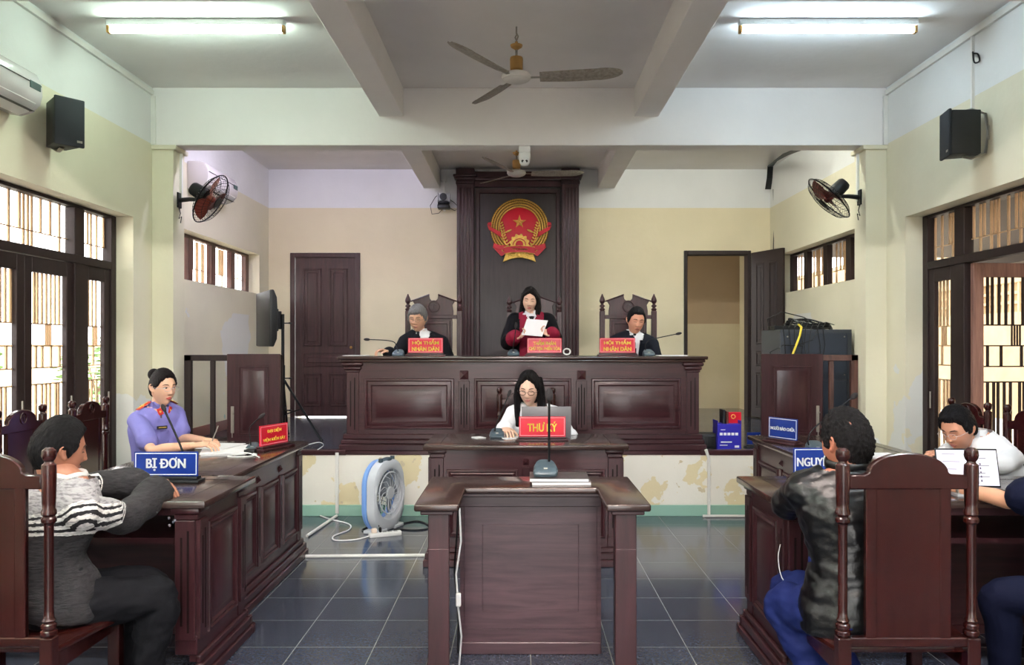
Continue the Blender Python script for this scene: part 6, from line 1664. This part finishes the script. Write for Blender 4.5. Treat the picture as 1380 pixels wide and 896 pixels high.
build_person('man in a grey knitted sweater with white stripes, seen from behind at the left', J, dict(hs=1.03, k=1.06, fat=1.0, voxel=.007, skin=lin(172,118,94), face=True, lip=lin(150,90,80), nose=1.1, slouch=.05,
    hair=dict(col=lin(30,28,30), t=.016, top=.01, mess=.003, thin=(-.05, .62, .62), style='short'),
    clothes=[dict(name='sweater', kind='top', o=.024, mat=knit_mat(), sleeve=.92, cuff=.012, z0=-.06, flare=.034, wr=(.01, 10), neck=.985), dict(name='trousers', kind='legs', o=.018, mat=F_['trouser'], wr=(.014, 9, (1, 1, 1.6)))],
    post=[lambda t, L, q: obj('knit_collar', (lambda m: (m.tube([q['ring'](2*PI*i/24, .068, .0+.004*math.sin(i)) for i in range(24)], .014, 8, closed=True), m)[1])(MB()), mat('white_knit', lin(214,212,210), .9, bump=.6, bscale=120), t)]))

# 7 leather jacket man
Y = 3.2
fr = V(-.38, .92, 0).normalized(); lf = V(-.92, -.38, 0); c = P(1140, 652, Y)
J = dict(pelvis=P(1152, 838, 3.14), neck=P(1143, 636, Y), head=P(1140, 594, Y+.03), front=fr, face=V(-.42, .9, -.08), up=(0, 0, 1))
J['shoulder_l'] = c+V(-.165, -.0, -.03); J['shoulder_r'] = c+V(.17, .0, -.015)
J['elbow_l'] = V(P(1060, 0, 3.44).x, 3.44, .85); J['wrist_l'] = V(P(1088, 0, 3.8).x, 3.8, .875)
J['elbow_r'] = P(1205, 720, 3.4); J['wrist_r'] = V(P(1150, 0, 3.85).x, 3.85, .875)
J['pelvis'].z = .49
J['hands'] = dict(l=dict(dir=(.75, .5, .1), palm=(0, 0, -1), curl=.6), r=dict(dir=(-.9, .4, .0), palm=(0, 0, -1), curl=.5))
legs(J, J['pelvis'], (-.55, .85, 0), knee=.42, sp=.12, kz=.45)
J['knee_l'] = V(1.10, 3.36, .45); J['ankle_l'] = V(1.25, 3.2, .09); J['ankle_r'] = V(1.42, 3.3, .09)
def jacket_post(t, L, q):
    n, r, f = q['neck'], q['right'], q['front']; m = MB()
    m.tube([q['ring'](a, .074, .012+.01*math.sin(a)) for a in [R(115)+R(310)*i/24 for i in range(25)]], .016, 8, flat=(.5, 1.5)); obj('jacket_collar', m, F_['leather'], t)
build_person('man in a black leather jacket and blue trousers, seated with his back to the camera', J, dict(hs=1.07, k=1.04, voxel=.007, skin=lin(188,120,96), slouch=.02,
    hair=dict(col=lin(30,27,28), t=.013, top=.006, mess=.007, sx=18, thin=(.42, .55, .6), style='short'),
    clothes=[dict(name='leather_jacket', kind='top', o=.026, mat=F_['leather'], sleeve=.97, cuff=.012, z0=-.07, flare=.03, wr=(.008, 11, (1, 1, 1.8)), neck=.985), dict(name='trousers', kind='legs', o=.018, mat=F_['blue'], wr=(.013, 10, (1, 1, 1.6)))], post=[jacket_post]))

# 8 white shirt man
Y = 4.85
fr = V(-.86, -.3, 0).normalized(); lf = V(.3, -.86, 0); c = P(1332, 608, Y)
J = dict(pelvis=V(P(1352, 0, Y).x, Y, .56), neck=P(1314, 588, Y), head=P(1291, 576, Y-.04), front=fr, face=V(-.8, -.42, -.36), up=(-.4, -.2, 1))
J['shoulder_l'], J['shoulder_r'] = c+lf*.17+V(0, 0, -.02), c-lf*.15+V(0, 0, -.01)
J['elbow_l'] = P(1350, 668, 4.55); J['wrist_l'] = P(1300, 655, 4.5); J['elbow_r'] = P(1312, 650, 5.0); J['wrist_r'] = P(1270, 640, 4.9)
J['elbow_l'].z = .85; J['wrist_l'].z = .875; J['elbow_r'].z = .87; J['wrist_r'].z = .875
J['hands'] = dict(l=dict(dir=(-.9, .1, 0), palm=(0, 0, -1)), r=dict(dir=(-.9, -.3, .0), palm=(.0, 0, -1)))
legs(J, J['pelvis'], (-1, 0, 0), knee=.4)
build_person('man with glasses in a white shirt leaning over the right far desk', J, dict(hs=1.05, k=1.05, voxel=.007, skin=lin(200,142,116), slouch=.03, glasses=lin(200,190,190), lip=lin(168,96,90),
    hair=dict(col=lin(24,22,26), t=.018, top=.012, mess=.003, style='short'),
    clothes=[dict(name='shirt', kind='top', o=.018, mat=F_['white'], sleeve=.9, cuff=.008, wr=(.006, 8), neck=.99), dict(name='trousers', kind='legs', o=.014, mat=F_['trouser'])], collar=F_['white'], tie=F_['tie']))

# 9 person in navy polo at the right edge
Y = 3.3
fr = V(-.35, .93, 0).normalized(); c = V(2.5, 3.25, 1.0)
J = dict(pelvis=V(2.56, 3.2, .49), neck=V(2.5, 3.27, 1.07), head=V(2.47, 3.33, 1.24), front=fr, face=V(-.35, .93, -.1), up=(0, 0, 1))
J['shoulder_l'] = V(2.3, 3.2, 1.0); J['shoulder_r'] = V(2.68, 3.34, 1.0)
J['elbow_l'] = P(1352, 682, 3.42); J['wrist_l'] = P(1294, 664, 3.72); J['elbow_l'] = V(P(1366, 0, 3.45).x, 3.45, .86); J['wrist_l'].z = .862
J['elbow_r'] = V(2.72, 3.5, .84); J['wrist_r'] = V(2.5, 3.75, .87)
J['hands'] = dict(l=dict(dir=(-.45, .9, -.02), palm=(0, 0, -1), curl=.35), r=dict(dir=(-.7, .5, .0), palm=(0, 0, -1), curl=.4))
legs(J, J['pelvis'], (-.6, .8, 0), knee=.42, sp=.12, kz=.46)
J['knee_l'] = V(2.06, 3.42, .46); J['ankle_l'] = V(2.12, 3.5, .09)
def watch(t, L, q):
    W_, E = L['wrist_l'], L['elbow_l']; d = (W_-E).normalized(); c = W_-d*.012
    m = MB(); u = d.orthogonal().normalized(); v = d.cross(u)
    m.tube([c+(u*math.cos(a)+v*math.sin(a))*.029 for a in [2*PI*i/28 for i in range(28)]], .006, 6, closed=True, flat=(1.6, .5), up=tuple(u)); m.cyl(c+V(-.015, -.01, .027), c+V(-.017, -.012, .034), .017, n=20); o = obj('wristwatch', m, M['steel'], t)
    m = MB(); m.cyl(c+V(-.017, -.012, .034), c+V(-.0172, -.0122, .0352), .013, n=20); obj('watch_dial', m, M['black'], o)
build_person('person in navy polo and navy trousers with a wristwatch, cut off by the right edge', J, dict(hs=1.05, k=1.04, voxel=.007, skin=lin(206,152,122),
    hair=dict(col=lin(26,24,26), t=.018, top=.01, mess=.004),
    clothes=[dict(name='polo_shirt', kind='top', o=.02, mat=F_['navy'], sleeve=.42, cuff=.02, wr=(.006, 8), neck=.985), dict(name='trousers', kind='legs', o=.018, mat=F_['navy'], wr=(.006, 9))], post=[watch]))
# ------------------------------------------------------------------ daylight, camera
sc_ = bpy.context.scene
w = bpy.data.worlds.new('sky'); sc_.world = w; w.use_nodes = True
bg = w.node_tree.nodes['Background']; bg.inputs['Color'].default_value = (1.0, .985, .97, 1); bg.inputs['Strength'].default_value = 3.0
cam = bpy.data.cameras.new('camera'); co = bpy.data.objects.new('camera', cam); C.objects.link(co)
co.location = (0, 0, EYE); co.rotation_euler = (PI/2, 0, 0)
cam.sensor_fit = 'HORIZONTAL'; cam.sensor_width = 36; cam.lens = 36*F/1380
cam.shift_x = -(CX-690)/1380; cam.shift_y = (CY-448)/1380
cam.clip_start = .05; cam.clip_end = 300
sc_.camera = co
vs = sc_.view_settings; vs.view_transform = 'Standard'; vs.look = 'None'; vs.gamma = 1; vs.use_curve_mapping = False; vs.exposure = 1.5
